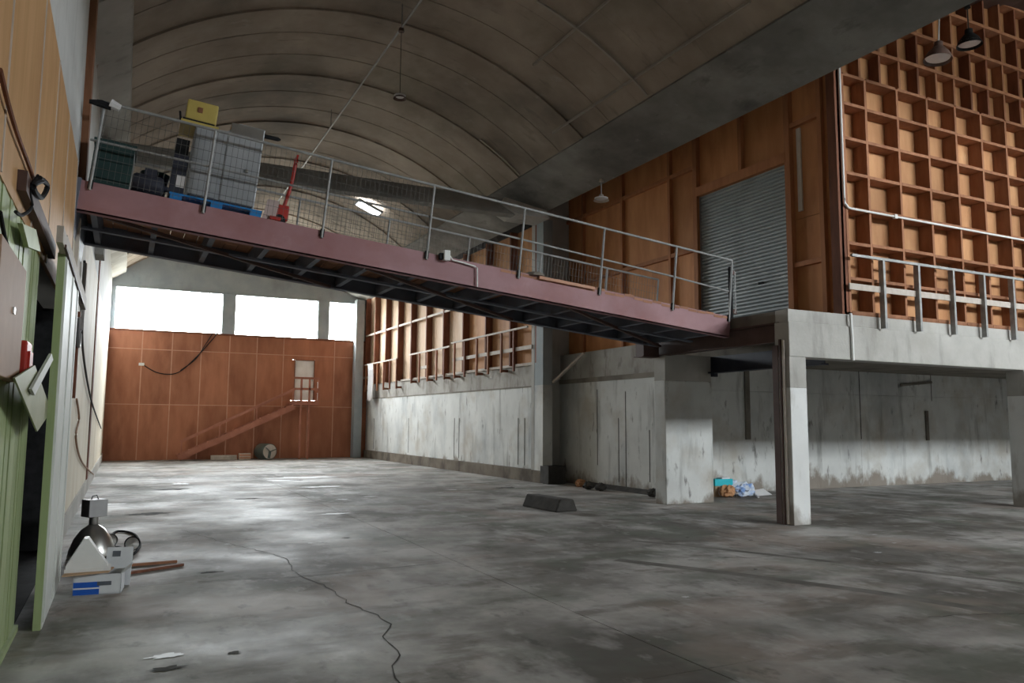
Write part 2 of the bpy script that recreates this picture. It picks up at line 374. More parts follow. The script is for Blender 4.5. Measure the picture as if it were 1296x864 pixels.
# ---- ceiling vault (main bay): lapped shell segments
VC, VZ, VR = 4.45, 2.6, 7.45
def vz(x, r=VR): return VZ + math.sqrt(max(r*r-(x-VC)**2, 0))
ceiling = struct(empty('ceiling'), 'board-marked concrete barrel vault')
ceiling.location = (0, 0, 0)
a0 = math.atan2(vz(-.76)-VZ, -.76-VC); a1 = math.atan2(vz(9.2)-VZ, 9.2-VC)
NS = 30
step = 1.0833
ys = [18.05 + step*k for k in range(-23, 19)]
ys[0] = NEAR-.3; ys = [y for y in ys if y < YF-.2] + [YF+.15]
for k in range(len(ys)-1):
    strong = (round((ys[k]-18.05)/step) % 3 == 0)
    lap = (.042 if strong else .010) if ys[k] > 13.5 else .003
    vs_, fs_ = [], []
    for (yy, r) in ((ys[k], VR - lap), (ys[k+1], VR)):
        for rr in (r, r+.22):
            for i in range(NS+1):
                a = a0 + (a1-a0)*i/NS
                vs_.append((VC + rr*math.cos(a), yy, VZ + rr*math.sin(a)))
    n = NS+1
    for i in range(NS):
        fs_ += [(i, i+1, 2*n+i+1, 2*n+i), (n+i, 3*n+i, 3*n+i+1, n+i+1), (i, n+i, n+i+1, i+1), (2*n+i, 2*n+i+1, 3*n+i+1, 3*n+i)]
    fs_ += [(0, 2*n, 3*n, n), (NS, n+NS, 3*n+NS, 2*n+NS)]
    MB().add(vs_, fs_).build('vault_segment', VAULT, ceiling, smooth=True)
# pale formwork ridges on the near right of the vault
def on_vault(x, y):
    d = ray(x, y); A = d[0]**2+d[2]**2; Bq = 2*((CO[0]-VC)*d[0]+(CO[2]-VZ)*d[2]); Cq = (CO[0]-VC)**2+(CO[2]-VZ)**2-VR**2
    t = (-Bq+math.sqrt(Bq*Bq-4*A*Cq))/(2*A); return CO+t*d
RIDGE = pm('pale_formwork_ridge', (.36, .32, .28), (.42, .38, .33), 2, rough=.9)
def ridge_y(X, y0, y1, w=.035):
    a = math.atan2(vz(X)-VZ, X-VC); r = VR-.04
    MB().bar((VC+r*math.cos(a), y0, VZ+r*math.sin(a)), (VC+r*math.cos(a), y1, VZ+r*math.sin(a)), w, .05).build('formwork_ridge', RIDGE, ceiling)
def ridge_arc(Y, X0, X1, w=.035):
    b0 = math.atan2(vz(X0)-VZ, X0-VC); b1 = math.atan2(vz(X1)-VZ, X1-VC)
    pts = [(VC+(VR-.06)*math.cos(b0+(b1-b0)*i/12), Y, VZ+(VR-.06)*math.sin(b0+(b1-b0)*i/12)) for i in range(13)]
    mb = MB()
    for p, q in zip(pts, pts[1:]): mb.bar(p, q, w, .05, up=(0, 1, 0))
    mb.build('formwork_ridge', RIDGE, ceiling)
q = on_vault(826, 124); ridge_arc(float(q[1]), 6.6, 9.15)
q2 = on_vault(675, 235); ridge_arc(float(on_vault(640, 200)[1]), 8.0, 9.15)
qa = on_vault(740, 25); ridge_y(float(qa[0]), 10.2, 14.0)
qb = on_vault(815, 90); ridge_y(float(qb[0]), 9.0, 15.5)

# ---- right edge beam of the vault (inclined face) and valley behind it
edge = MB().prism([(9.18, 8.29), (10.52, 7.76), (10.62, 7.83), (10.72, 9.6), (10.3, 9.6), (9.4, 8.75)], 'Y', NEAR-.3, YF+.15).build('trim_1', BAND)
struct(edge, 'inclined grey concrete edge beam along the right side of the vault')
eb2 = MB().prism([(-.74, 7.9), (-.2, 8.24), (-.17, 8.6), (-.74, 8.6)], 'Y', 12.6, YF).build('trim_3', CONC)
struct(eb2, 'pale concrete haunch along the left foot of the vault')
# ---- right bay roof
rbay = MB()
pts = []
for i in range(15):
    t = i/14; X = 10.6 + 17.6*t; pts.append((X, 9.6 + 2.0*math.sin(math.pi*t)))
rbay.prism(pts + [(x, z+.2) for x, z in reversed(pts)], 'Y', NEAR-.3, YF+.3)
struct(rbay.build('trim_2', BSTEEL), 'dark curved roof over the timber framed side bay')

# ---- near end wall behind the camera with two high window strips
wn_ = struct(empty('wall_near'), 'plastered end wall with high window strips')
def npiece(*a): B(*a).build('wall_panel', GWALL, wn_)
npiece(-1.0, 10.5, NEAR-.3, NEAR, -.03, 10.4)
npiece(10.5, 28.5, NEAR-.3, NEAR, -.03, 7.8); npiece(10.5, 14.2, NEAR-.3, NEAR, 7.8, 11.9); npiece(27.0, 28.5, NEAR-.3, NEAR, 7.8, 11.9)
npiece(14.2, 27.0, NEAR-.3, NEAR, 9.7, 11.9)
for x0, x1, z0, z1, nn in ((14.2, 27.0, 7.8, 9.7, 4),):
    w_ = struct(empty('window_%d' % nn, ((x0+x1)/2, NEAR-.2, z0)), 'high window strip in the near end wall')
    B(-(x1-x0)/2, (x1-x0)/2, -.01, .0, 0, z1-z0).build('pane', GLASS, w_)
    for k in range(5):
        X = -(x1-x0)/2 + (x1-x0)*k/4; B(X-.03, X+.03, -.03, .03, 0, z1-z0).build('mullion', GREYC, w_)

# ---- outer right wall of side bay
struct(B(28.2, 28.5, NEAR-.3, 15.9, -.03, 9.6).build('wall_right_outer', GWALL), 'plain outer wall of the side bay')

# ================================================================== FAR WALL
wfar = struct(empty('wall_far', (4.9, YF, 0)), 'far end wall lined with red-brown plywood sheets below high windows')
def fl(mb, name, mat): 
    o = mb.build(name, mat, wfar); o.matrix_parent_inverse = wfar.matrix_basis.inverted(); return o
wfar.matrix_world = Matrix.Translation((4.9, YF, 0))
X0 = -.618
xs = [XL] + [X0+1.22*k for k in range(1, 10)] + [10.9]
for zz in ((0, 2.44), (2.44, 4.88), (4.88, 5.72)):
    for i in range(len(xs)-1):
        x0, x1 = xs[i], xs[i+1]
        if x1-x0 < .1: continue
        if zz[0] < 4.68 and zz[1] > 2.73 and x0 < 8.2 and x1 > 7.24:      # cut round the doorway
            segs = []
            if zz[0] < 2.73: segs.append((x0, x1, zz[0], min(zz[1], 2.73)))
            lo, hi = max(zz[0], 2.73), min(zz[1], 4.68)
            if x0 < 7.24: segs.append((x0, 7.24, lo, hi))
            if x1 > 8.2: segs.append((8.2, x1, lo, hi))
            if zz[1] > 4.68: segs.append((x0, x1, 4.68, zz[1]))
        else: segs = [(x0, x1, zz[0], zz[1])]
        mb = MB()
        for s_ in segs: mb.box(s_[0]+.004, s_[1]-.004, YF, YF+.06, s_[2]+.004, s_[3]-.004)
        fl(mb, 'plywood_sheet', PLYF)
for k in range(1, 10):
    x = X0+1.22*k
    if x > 10.5: continue
    fl(B(x-.022, x+.022, YF-.016, YF, .02, 2.42 if 7.2 < x < 8.3 else 5.7), 'cover_strip', STRIP)
for z in (2.44, 4.88):
    if z < 3: fl(B(XL, 10.5, YF-.014, YF, z-.018, z+.018), 'cover_strip', STRIP)
    else: fl(B(XL, 10.5, YF-.014, YF, z-.018, z+.018), 'cover_strip', STRIP)
# backing + concrete above, columns between windows
fl(B(-1.1, 7.1, YF+.06, YF+.3, -.03, 5.74).box(8.3, 11.4, YF+.06, YF+.3, -.03, 5.74).box(7.1, 8.3, YF+.06, YF+.3, -.03, 2.7).box(7.1, 8.3, YF+.06, YF+.3, 4.7, 5.74), 'wall_core', CONCB)
fl(B(-.9, 10.9, YF-.04, YF+.32, 5.66, 5.74), 'window_sill', DARKT)
top = [(-1.1, 7.64), (11.4, 7.64), (11.4, 8.0)] + [(9.0-(9.9*i/24), vz(9.0-(9.9*i/24))+.2) for i in range(25)]
fl(MB().prism(top, 'Y', YF-.02, YF+.3), 'concrete_lintel', GREYC)
for a, b in ((-1.1, -.57), (3.88, 4.45), (8.28, 8.84), (10.22, 11.4)):
    fl(B(a, b, YF-.02, YF+.3, 5.74, 7.64), 'window_column', GREYC)
fl(B(-.73, 10.6, YF-.05, YF-.02, 7.6, 7.66), 'lintel_lip', GREYC)
for n, (a, b) in enumerate(((-.57, 3.88), (4.45, 8.28), (8.84, 10.22)), 1):
    w_ = struct(empty('window_%d' % n, ((a+b)/2, YF+.2, 5.74)), 'bright high window in the far wall')
    h = 1.9; hw = (b-a)/2
    B(-hw, hw, 0, .008, 0, h).build('pane', GLASS, w_)
    fr = MB().box(-hw, hw, -.03, .03, 0, .03).box(-hw, hw, -.03, .03, h-.03, h).box(-hw, -hw+.03, -.03, .03, 0, h).box(hw-.03, hw, -.03, .03, 0, h)
    fr = fr.build('window_frame', GREYC, w_)
    if n == 1: B(3.27-(a+b)/2, 3.31-(a+b)/2, -.03, .03, 0, h).build('mullion', STRIP, fr)
# raised door
d2 = struct(empty('door_1', (7.72, YF+.03, 2.73)), 'white door high in the far wall at the head of the stair')
dl = B(-.48, .48, .02, .06, 0, 1.95).build('door_leaf', WDOOR, d2)
MB().box(-.48, -.45, -.06, .08, 0, 1.95).box(.45, .48, -.06, .08, 0, 1.95).box(-.48, .48, -.06, .08, 1.92, 1.95).build('door_frame', DARKT, d2)
B(.36, .40, -.02, .02, .95, 1.05).build('door_handle', GLAMP, dl)
# corner column far right
cc = tag(B(10.06, 10.45, YF-.5, YF-.02, 0, 7.75).build('concrete_column', GREYC), 'grey concrete corner column where plywood end wall meets side wall', 'column')

# ================================================================== RIGHT WALL, FAR BAY (slightly out of square)
KW = .0206
ang = math.atan2(-1, KW)
wr_ = struct(empty('wall_right', (10.80, YF, 0), (0, 0, ang)), 'right side wall, painted concrete below and timber studs above')
UL = 17.4
def wp(mb, name, mat, **k): return mb.build(name, mat, wr_, **k)
def uz(x, y):            # pixel -> distance along the wall, height
    d = ray(x, y); t = (10.80+YF*KW)/(d[0]+KW*d[1]); P = CO+t*d
    return YF-P[1], P[2]
wp(B(-.1, UL, 0, .3, 0, 2.87), 'painted_concrete', WHITEC)
wp(B(-.1, UL, .02, .32, 2.87, 3.55), 'concrete_band', BANDR)
wp(B(-.1, UL, -.02, .05, 2.84, 2.88), 'ledge_lip', CONCB)
wp(B(.3, 17.7, -.17, .02, 0, .36), 'kerb', KERBM)
wp(B(17.7, 18.2, -.17, .40, 0, .52), 'kerb_end_block', DBLOCK, bevel=.02)
for uu in (1.34, 6.14, 11.02, 11.45, 16.03, 16.45):
    wp(MB().box(uu-.007, uu+.007, -.012, 0, .45, 1.9), 'wall_crack', JOINT)
studs_u = [.09, 1.6, 3.25, 4.95, 6.6, 8.37, 10.15, 12.0, 13.9, 15.7, 17.4]
for i in range(len(studs_u)-1):
    wp(B(studs_u[i], studs_u[i+1]-.01, .1, .12, 3.55, 7.9), 'plywood_panel', PLYP if studs_u[i] < 11 else PLY)  # window-lit tone near the far end, plain plywood beyond
for uu in studs_u:
    wp(B(uu-.04, uu+.04, -.16, .1, 3.55, 7.9), 'stud', DARKT)
wp(B(.09, 17.3, -.14, -.08, 5.95, 6.03), 'noggin', PALET)
wp(B(5.1, 17.4, -.05, .14, 3.52, 3.60), 'bottom_plate', PALET)
for a, b in ((-.1, 5.05), ):
    wp(B(a, b, .02, .3, 3.5, 3.56), 'bottom_plate', CONCB)
# guard rail frames standing on the ledge in front of the studs
def rail_frame(us, z0, z1, label, mid=None, xend=0):
    e = empty('guard_rail', (0, 0, 0)); e.matrix_world = Matrix.Translation((10.80, YF, 0)) @ Matrix.Rotation(ang, 4, 'Z')
    MB().bar((us[0]-.3, -.22, z1), (us[-1]+xend, -.22, z1), .05, .06).build('top_rail', PALET, e)
    for u_ in us: B(u_-.04, u_+.04, -.25, -.19, z0, z1-.02).build('post', STUD if random.random() < .5 else DARKT, e)
    if mid:
        MB().bar((mid[0], -.17, mid[2]), (mid[1], -.17, mid[2]), .04, .12).build('mid_board', PALET, e)
    for u_ in us[::2]: B(u_-.03, u_+.03, -.22, .02, z0+.02, z0+.1).build('bracket', DARKT, e)
    return tag(e, label, 'railing')
rail_frame([.55, 2.34, 3.27, 4.15, 5.05], 3.2, 4.52, 'short guard rail frame on ledge next to corner column, white sheet hung over it', mid=(-.2, .6, 3.9))
rail_frame([6.92, 7.83, 8.74, 9.69, 10.47], 3.36, 4.57, 'middle guard rail frame on concrete ledge with two short mid boards', mid=(7.83, 8.7, 3.95), xend=.5)
rail_frame([11.43, 12.34, 13.36, 14.26, 15.24, 16.11], 3.36, 4.68, 'long guard rail frame on ledge beside the wall column with pale mid board', mid=(11.2, 17.2, 4.05), xend=.9)
# white sheet hanging over the first frame
mb = MB(); n = 8
ps = []
for i in range(n+1):
    for j in range(7):
        ps.append((1.15 + .09*i + .03*math.sin(j*1.3+i), -.27-.05*math.sin(i*1.6)-.02*math.cos(j), 2.75 + 1.75*j/6 + .04*math.sin(i*2)))
mb.add(ps, [(i*7+j, i*7+j+1, (i+1)*7+j+1, (i+1)*7+j) for i in range(n) for j in range(6)])
sh = mb.build('hanging_sheet', PAPER, smooth=True); sh.matrix_world = Matrix.Translation((10.80, YF, 0)) @ Matrix.Rotation(ang, 4, 'Z')
sh.modifiers.new('thick', 'SOLIDIFY').thickness = .02
tag(sh, 'white crumpled sheet draped over the guard rail near the corner', 'sheet')

# wall column
wcol = empty('concrete_column', (11.16, 20.25, 0))
B(-.16, .16, -.27, .27, 0, 2.87).build('painted_lower_shaft', WHITEC, wcol)
B(-.16, .16, -.27, .27, 2.87, 7.85).build('bare_upper_shaft', GREYC, wcol)
tag(wcol, 'tall grey concrete wall column rising behind the bridge to the vault', 'column')
MB().bar((11.3, 19.9, 2.95), (11.75, 18.9, 3.75), .09, .06).build('timber_brace', PALET)
tag(bpy.data.objects['timber_brace'], 'pale timber brace leaning diagonally beside the tall wall column', 'brace')

# ---- near bay recessed wall
wnb = struct(empty('wall_recess', (11.87, 17.6, 0)), 'recessed concrete side wall next to the wide pier')
def rb(mb, name, mat):
    o = mb.build(name, mat, wnb); o.location = (-11.87, -17.6, 0); return o
rb(B(11.87, 12.2, 15.65, 20.6, 0, 2.92), 'painted_concrete', WHITEC)
rb(B(11.85, 12.2, 15.65, 20.6, 2.92, 3.05), 'stained_strip', CONCB)
rb(B(11.89, 12.2, 15.65, 20.6, 3.05, 3.80), 'concrete_band', BANDR)
for yy, z0, z1 in ((18.4, .6, 2.7), (17.36, .2, 1.9), (17.03, .1, 2.6), (16.0, .3, 1.6)):
    rb(B(11.864, 11.87, yy-.012, yy+.012, z0, z1), 'wall_crack', JOINT)
rb(B(11.0, 12.3, 20.5, 20.7, 0, 9.5), 'return_wall', CONC)
rb(MB().prism([(11.72, 0), (11.9, 0), (11.9, .14), (11.83, .07)], 'Y', 15.7, 19.2), 'shadow_wedge', DBLOCK)  # dark wedge added as the shadow beside the kerb end and wall foot

# ---- wood wall of the side bay facing the hall (X = 12.2)
ww = struct(empty('wall_timber_side', (12.2, 15, 3.8)), 'orange plywood partition with studs above the landing')
def tw(mb, name, mat):
    o = mb.build(name, mat, ww); o.location = (-12.2, -15, -3.8); return o
WX = 12.2
sy_ = [10.2, 10.6, 11.5, 14.32, 15.4, 17.5, 19.55, 20.6]
ZT = 10.2
def wcell(y0, y1, z0, z1): tw(B(WX, WX+.02, y0+.004, y1-.004, z0+.004, z1-.004), 'plywood_panel', PLYS)
for y0, y1 in ((10.2, 11.5), (14.32, 15.4), (15.4, 17.5), (17.5, 19.55), (19.55, 20.6)):
    wcell(y0, y1, 3.8, 5.95); wcell(y0, y1, 5.95, 7.98); wcell(y0, y1, 7.98, ZT)
wcell(11.5, 12.85, 7.3, ZT); wcell(12.85, 14.32, 7.3, ZT)
for y, w, d in ((10.30, .2, .12), (10.62, .1, .10), (11.45, .14, .12), (14.37, .14, .12), (15.4, .09, .1), (17.5, .09, .1), (19.55, .09, .1)):
    tw(B(WX-d, WX, y-w/2, y+w/2, 3.8, ZT), 'stud', STUDS if w < .15 else DARKT)
tw(B(WX-.10, WX, 12.80, 12.90, 7.4, ZT), 'stud', STUDS)
tw(B(WX-.04, WX, 11.16, 11.26, 6.1, 7.85), 'stud', PALET)
for y0, y1, z in ((10.67, 11.38, 7.95), (14.44, 20.6, 7.98), (14.44, 20.6, 5.95), (10.67, 11.38, 5.0)):
    tw(B(WX-.09, WX, y0, y1, z-.05, z+.05), 'noggin', STUDS)
tw(B(WX-.13, WX, 11.5, 14.32, 7.2, 7.42), 'door_lintel', STUDS)
tw(B(WX-.06, WX+.04, 10.2, 20.6, 8.72, 8.82), 'top_plate', STUDS)
tw(B(WX+.05, WX+.25, 10.6, 38.1, 3.3, 11.0), 'partition_core', VOID)
# roller shutter
rs = struct(empty('door_2', (WX+.02, 12.9, 3.82)), 'grey steel roller shutter in the orange partition')
nsl = 42; hs = 3.42/nsl
pts = []
for k in range(nsl):
    z = 3.82 + k*hs
    pts += [(0, z), (-.028, z+hs*.3), (-.028, z+hs*.6), (0, z+hs*.93)]
slat = MB()
slat.prism([(-.0, 0), (-.03, hs*.25), (-.03, hs*.65), (0, hs*.95), (.012, hs*.95), (.012, 0)], 'Y', -1.38, 1.40)
s0 = slat.build('shutter_slat', SHUT, rs)
for k in range(1, nsl): copyobj(s0, rs, (0, 0, k*hs))
B(-.06, .02, -1.40, -1.36, 0, 3.42).build('guide_rail', GLAMP, rs); B(-.06, .02, 1.38, 1.42, 0, 3.42).build('guide_rail', GLAMP, rs)
B(-.05, -.03, -.6, -.45, .95, 1.0).build('pull_handle', BLACK, rs)

# ---- stud wall facing the camera (Y = 10.2) above the front beam
sw = struct(empty('wall_timber_front', (15, 10.35, 3.87)), 'timber grid of studs and noggins backed with plywood above the concrete beam')
def sp(mb, name, mat):
    o = mb.build(name, mat, sw); o.location = (-15, -10.35, -3.87); return o
sxs = [12.3, 12.95, 13.9, 14.84, 15.77, 16.66, 17.55, 18.45, 19.35, 20.3, 21.2, 22.1, 23.0]
szs = [3.9, 4.55, 5.25, 5.95, 6.65, 7.35, 8.03, 8.64]
YB, SD = 10.5, .31
for i in range(len(sxs)-1):
    for j in range(len(szs)-1):
        sp(B(sxs[i]+.002, sxs[i+1]-.002, YB, YB+.02, szs[j]+.002, szs[j+1]-.002), 'plywood_panel', PLY)
for x in sxs: sp(B(x-.03, x+.03, YB-SD, YB, 3.9, 8.64), 'stud', STUD)
for j, z in enumerate(szs):
    for i in range(len(sxs)-1):
        jit = random.uniform(-.02, .02) if 0 < j < 7 else 0
        sp(B(sxs[i]+.035, sxs[i+1]-.035, YB-SD, YB, z-.03+jit, z+.03+jit), 'noggin', STUD)
usx = [12.3 + .6*k for k in range(19)]; usz = [8.67, 9.34, 10.05, 10.8, 11.55]
for i in range(len(usx)-1):
    for j in range(4):
        sp(B(usx[i]+.002, usx[i+1]-.002, YB, YB+.02, usz[j]+.002, usz[j+1]-.002), 'plywood_panel', PLY)
for x in usx: sp(B(x-.03, x+.03, YB-.24, YB, 8.67, 11.55), 'stud', DARKT if random.random() < .6 else STUD)
for z in usz[1:]: sp(B(12.3, usx[-1], YB-.26, YB-.02, z-.035, z+.035), 'noggin', STUD)
sp(B(12.2, 23.0, YB-.3, YB+.02, 3.84, 3.90), 'bottom_plate', STUD)
sp(B(12.14, 12.32, 10.2, 10.42, 3.85, 10.0), 'corner_post', DARKT)
sp(B(23.1, 28.3, YB, YB+.05, 3.85, 11), 'plywood_panel', PLY)
# white conduit on the stud wall
cd = MB().tube([(12.2, 10.16, 9.0), (12.2, 10.16, 6.1), (12.22, 10.16, 6.0), (12.3, 10.16, 5.93), (12.4, 10.16, 5.92), (20, 10.16, 5.92)], .022).build('conduit', WPLAS, smooth=True)
tag(cd, 'thin white conduit pipe bending round the corner across the timber grid', 'pipe')
cl = B(13.6, 13.68, 10.13, 10.19, 5.88, 5.96).build('pipe_clip', WPLAS, cd)
# guard rail in front of the stud wall
gr = empty('guard_rail', (15, 10.05, 3.6))
def g_(mb, name, mat): o = mb.build(name, mat, gr); o.location = (-15, -10.05, -3.6); return o
g_(MB().bar((12.2, 10.05, 4.97), (20, 10.05, 4.97), .05, .05), 'top_rail', GALV)
g_(MB().bar((12.18, 10.11, 4.38), (20, 10.11, 4.38), .03, .12), 'mid_board', PALET)
for x in (13.07, 14.1, 15.18, 16.2, 17.22, 18.25, 19.3):
    g_(B(x-.03, x+.03, 10.02, 10.13, 3.62, 4.95), 'post', GALV)
tag(gr, 'pale guard rail with plank hanging on the concrete beam before the timber grid', 'railing')

# ---- platform slab, beams, columns of the side bay
slab = MB().box(10.9, 12.2, 10.5, 14.6, 3.64, 3.8).box(12.2, 28.3, 10.5, 15.9, 3.3, 3.8).build('platform_slab', CONCB)
tag(slab, 'raised concrete platform slab carrying the timber rooms', 'platform')
fb = empty('concrete_beam', (14, 10.3, 2.98))
o = B(10.63, 28.3, 10.15, 10.5, 2.98, 3.62).build('beam_web', CONC, fb, bevel=.015); o.location = (-14, -10.3, -2.98)
o = B(10.66, 28.3, 10.19, 10.5, 3.62, 3.85).build('upstand', CONC, fb, bevel=.012); o.location = (-14, -10.3, -2.98)
tag(fb, 'long pale concrete edge beam under the timber grid wall', 'beam')
def rc_column(x0, x1, y0, y1, label, zp=2.42):
    c = empty('concrete_column', ((x0+x1)/2, (y0+y1)/2, 0)); hx, hy = (x1-x0)/2, (y1-y0)/2
    B(-hx, hx, -hy, hy, 0, zp).build('painted_lower_shaft', WHITEF, c, bevel=.012)
    B(-hx, hx, -hy, hy, zp, 2.98).build('bare_upper_shaft', CONC, c, bevel=.012)
    return tag(c, label, 'column')
c1 = rc_column(10.62, 11.03, 10.15, 10.55, 'free-standing white and grey concrete column with rusty steel angle at beam end')
o = MB().box(-.235, -.205, -.02, .02, 0, 3.3).box(-.215, -.2, .06, .2, 0, 3.2).build('steel_angle', BSTEEL, c1)
o = MB().box(-.245, -.21, -.11, -.07, .02, 3.28).build('pale_strip', PALET, c1)
rc_column(17.62, 18.04, 10.15, 10.55, 'white-painted concrete column farther along the beam from the rusty one')
rc_column(24.6, 25.0, 10.15, 10.55, 'white-painted concrete column at the outer end of the beam')
dp = MB().tube([(12.2, 10.12, 3.86), (12.22, 10.12, 3.4), (12.22, 10.12, 2.97)], .028).build('downpipe', WPLAS, smooth=True)
tag(dp, 'short white downpipe fixed on the face of the long beam', 'pipe')
# pier
pier = empty('concrete_pier', (11.36, 14.02, 0))
B(-.67, .66, -.2, .2, 0, 2.72).build('painted_face', WHITEC, pier, bevel=.02)
B(-.66, .65, -.19, .2, 2.72, 3.3).build('bare_head', CONC, pier)
tag(pier, 'wide white concrete pier under the end of the bridge', 'pier')
# landing steel beams
lb = empty('steel_beam', (10.75, 12.4, 3.27))
MB().box(-.02, .02, -2.0, 1.75, 0, .36).build('web', BSTEEL, lb); MB().box(-.1, .1, -2.0, 1.75, -.0, .025).build('bottom_flange', BSTEEL, lb); MB().box(-.1, .1, -2.0, 1.75, .33, .36).build('top_flange', BSTEEL, lb)
tag(lb, 'dark steel beam under the landing edge between column and pier', 'beam')
lc = B(10.68, 10.9, 10.5, 14.6, 3.635, 3.84).build('landing_edge', CONCB); tag(lc, 'brown stained concrete landing edge above the dark steel beam', 'ledge')
bs = empty('bearing_beam', (10.45, 14.12, 3.25))
B(-.22, .2, -.15, .15, 0, .3).build('beam_stub', BSTEEL, bs); B(-.26, .22, -.17, .17, -.02, 0).build('bearing_plate', BSTEEL, bs)
tag(bs, 'dark brown stub beam carrying the far corner of the bridge', 'beam')
jb = empty('steel_joist', (12.02, 12.9, 2.93))
B(-.015, .015, -2.3, 2.7, 0, .36).build('web', DNAVY, jb); B(-.1, .1, -2.3, 2.7, -.02, .01).build('flange', DNAVY, jb); B(-.06, .06, .78, .88, -.1, 0).build('hanger_plate', DNAVY, jb)
tag(jb, 'black steel joist below the platform slab behind the pier', 'joist')

# undercroft walls
ub = struct(empty('wall_back', (20, 15.65, 0)), 'stained white wall at the back of the space under the platform')
def up_(mb, name, mat): o = mb.build(name, mat, ub); o.location = (-20, -15.65, 0); return o
for a, b in ((12.1, 15.9), (15.9, 19.1), (19.1, 22.9), (22.9, 28.3)):
    up_(B(a+.004, b-.004, 15.65, 15.9, 0, 2.62), 'wall_bay', WHITEC); up_(B(a+.004, b-.004, 15.65, 15.9, 2.63, 3.3), 'wall_bay', WHITEC)
up_(B(14.71, 14.86, 15.6, 15.65, 1.36, 3.3), 'timber_batten', CONCB)
up_(B(21.95, 22.06, 15.6, 15.65, 1.3, 2.2), 'timber_batten', CONCB)
up_(MB().bar((20.88, 15.62, 2.95), (22.3, 15.62, 3.08), .05, .07), 'timber_batten', CONCB)
up_(B(19.10, 19.12, 15.64, 15.65, 1.35, 3.3), 'wall_crack', JOINT)
up_(B(22.3, 22.315, 15.64, 15.65, 2.5, 3.3), 'wall_crack', JOINT)

# ================================================================== LEFT WALL
wl_ = struct(empty('wall_left', (XL, 15, 0)), 'left side wall: green boards, plywood, cream boards')
def lw(mb, name, mat): o = mb.build(name, mat, wl_); o.location = (-XL, -15, 0); return o
# green tongued boards up to the doorway
lw(B(-4.6, XL-.02, 7.9, 12.42, .002, .012), 'floor_shade_sheet', BLACK)  # black sheet added to paint the unlit room's shade on its floor
y = -1.0
while y < 7.85:
    w = min(random.choice((.105, .12, .13)), 7.9-y); dpx = random.uniform(0, .008)
    lw(B(XL-.03, XL+dpx, y+.004, y+w-.004, 0, 3.25), 'green_board', GREEN); y += w
lw(B(XL-.3, XL-.03, NEAR, 7.9, -.03, 3.25), 'wall_core', VOID)
lw(B(XL-.02, XL+.03, -1, 7.9, 0, .05), 'floor_batten', GREEN)
lw(B(XL-.3, XL, NEAR, -1.0, 0, 7.9), 'wall_core', GWALL)
# doorway 7.9 - 11.6 with an unlit room behind
lw(MB().box(-4.6, XL-.05, 7.0, 7.1, 0, 3.3).box(-4.6, XL-.03, 12.42, 12.5, 0, 3.5).box(-4.7, -4.6, 7.0, 12.5, 0, 3.3).box(-4.7, XL-.25, 7.0, 12.5, 3.27, 3.5), 'side_room_lining', BLACK)  # black colour paints in the darkness of the side room
# plywood band above
pj_ = [-1, .8, 2.3, 3.8, 5.3, 6.93, 8.3, 9.85, 11.6]
for a, b in zip(pj_, pj_[1:]): lw(B(XL-.02, XL+.012, a+.003, b-.003, 3.2, 5.21), 'plywood_sheet', PLYL)
for yy in pj_[3:]: lw(B(XL+.012, XL+.02, yy-.012, yy+.012, 3.22, 5.19), 'cover_strip', PALET)
lw(B(XL-.3, XL-.02, -1, 12.0, 3.25, 7.95), 'wall_core', GWALL)
lw(B(XL-.02, XL, -1, 12.0, 5.23, 7.95), 'plaster', GWALL)
lw(B(XL-.3, XL-.02, 12.0, 37.9, 5.2, 7.95), 'wall_core', GWALL)
# cream boards beyond
cy_ = [12.0, 12.45, 13.9, 15.2, 17.3, 19.6, 22.0, 25.0, 28.6, 32.8, YF]
for a, b in zip(cy_, cy_[1:]):
    if a == 12.0: lw(B(XL-.02, XL, a, b, 3.4, 5.2), 'cream_board', CREAM)
    elif a == 12.45:
        lw(MB().box(XL-.02, XL, a, b, .3, 2.15).box(XL-.02, XL, a, b, 3.4, 5.2), 'cream_board', CREAM)
        lw(B(XL-.28, XL-.25, a, b, 2.1, 3.45), 'hatch_shade_panel', VOID)  # dark panel stands in for the shade inside the opening
        lw(B(XL-.02, XL+.05, b-.12, b, 2.1, 3.45), 'hatch_trim', DARKT)
    else: lw(B(XL-.02, XL, a+.003, b-.003, .3, 5.2), 'cream_board', CREAM)
lw(B(XL-.02, XL, 12.0, YF, 5.2, 7.95), 'plaster', GWALL)
lw(B(XL-.3, XL-.02, 13.9, 37.9, 0, 5.2).box(XL-.3, XL-.02, 11.6, 12.45, 3.45, 5.2).box(XL-.3, XL-.02, 12.45, 13.9, 0, 2.1).box(XL-.3, XL-.02, 12.45, 13.9, 3.45, 5.2), 'wall_core', CONCB)
lw(B(XL-.02, XL+.03, 12.45, YF, 0, .32), 'concrete_foot', CONC)
lw(B(XL, XL+.025, 21.6, 22.3, .3, 7.9), 'brown_batten', DARKT)
lw(B(XL, XL+.09, 12.1, 12.42, 4.9, 8.0), 'timber_post', STUD)
lw(B(XL, XL+.05, 12.3, 12.45, 3.3, 4.6), 'timber_post', PALET)
# left column at the tie beam
lcx = tag(B(XL+.002, XL+.18, 18.6, 19.35, 5.3, 7.9).build('concrete_column', BAND), 'dark concrete wall column at the left end of the tie beam', 'column')

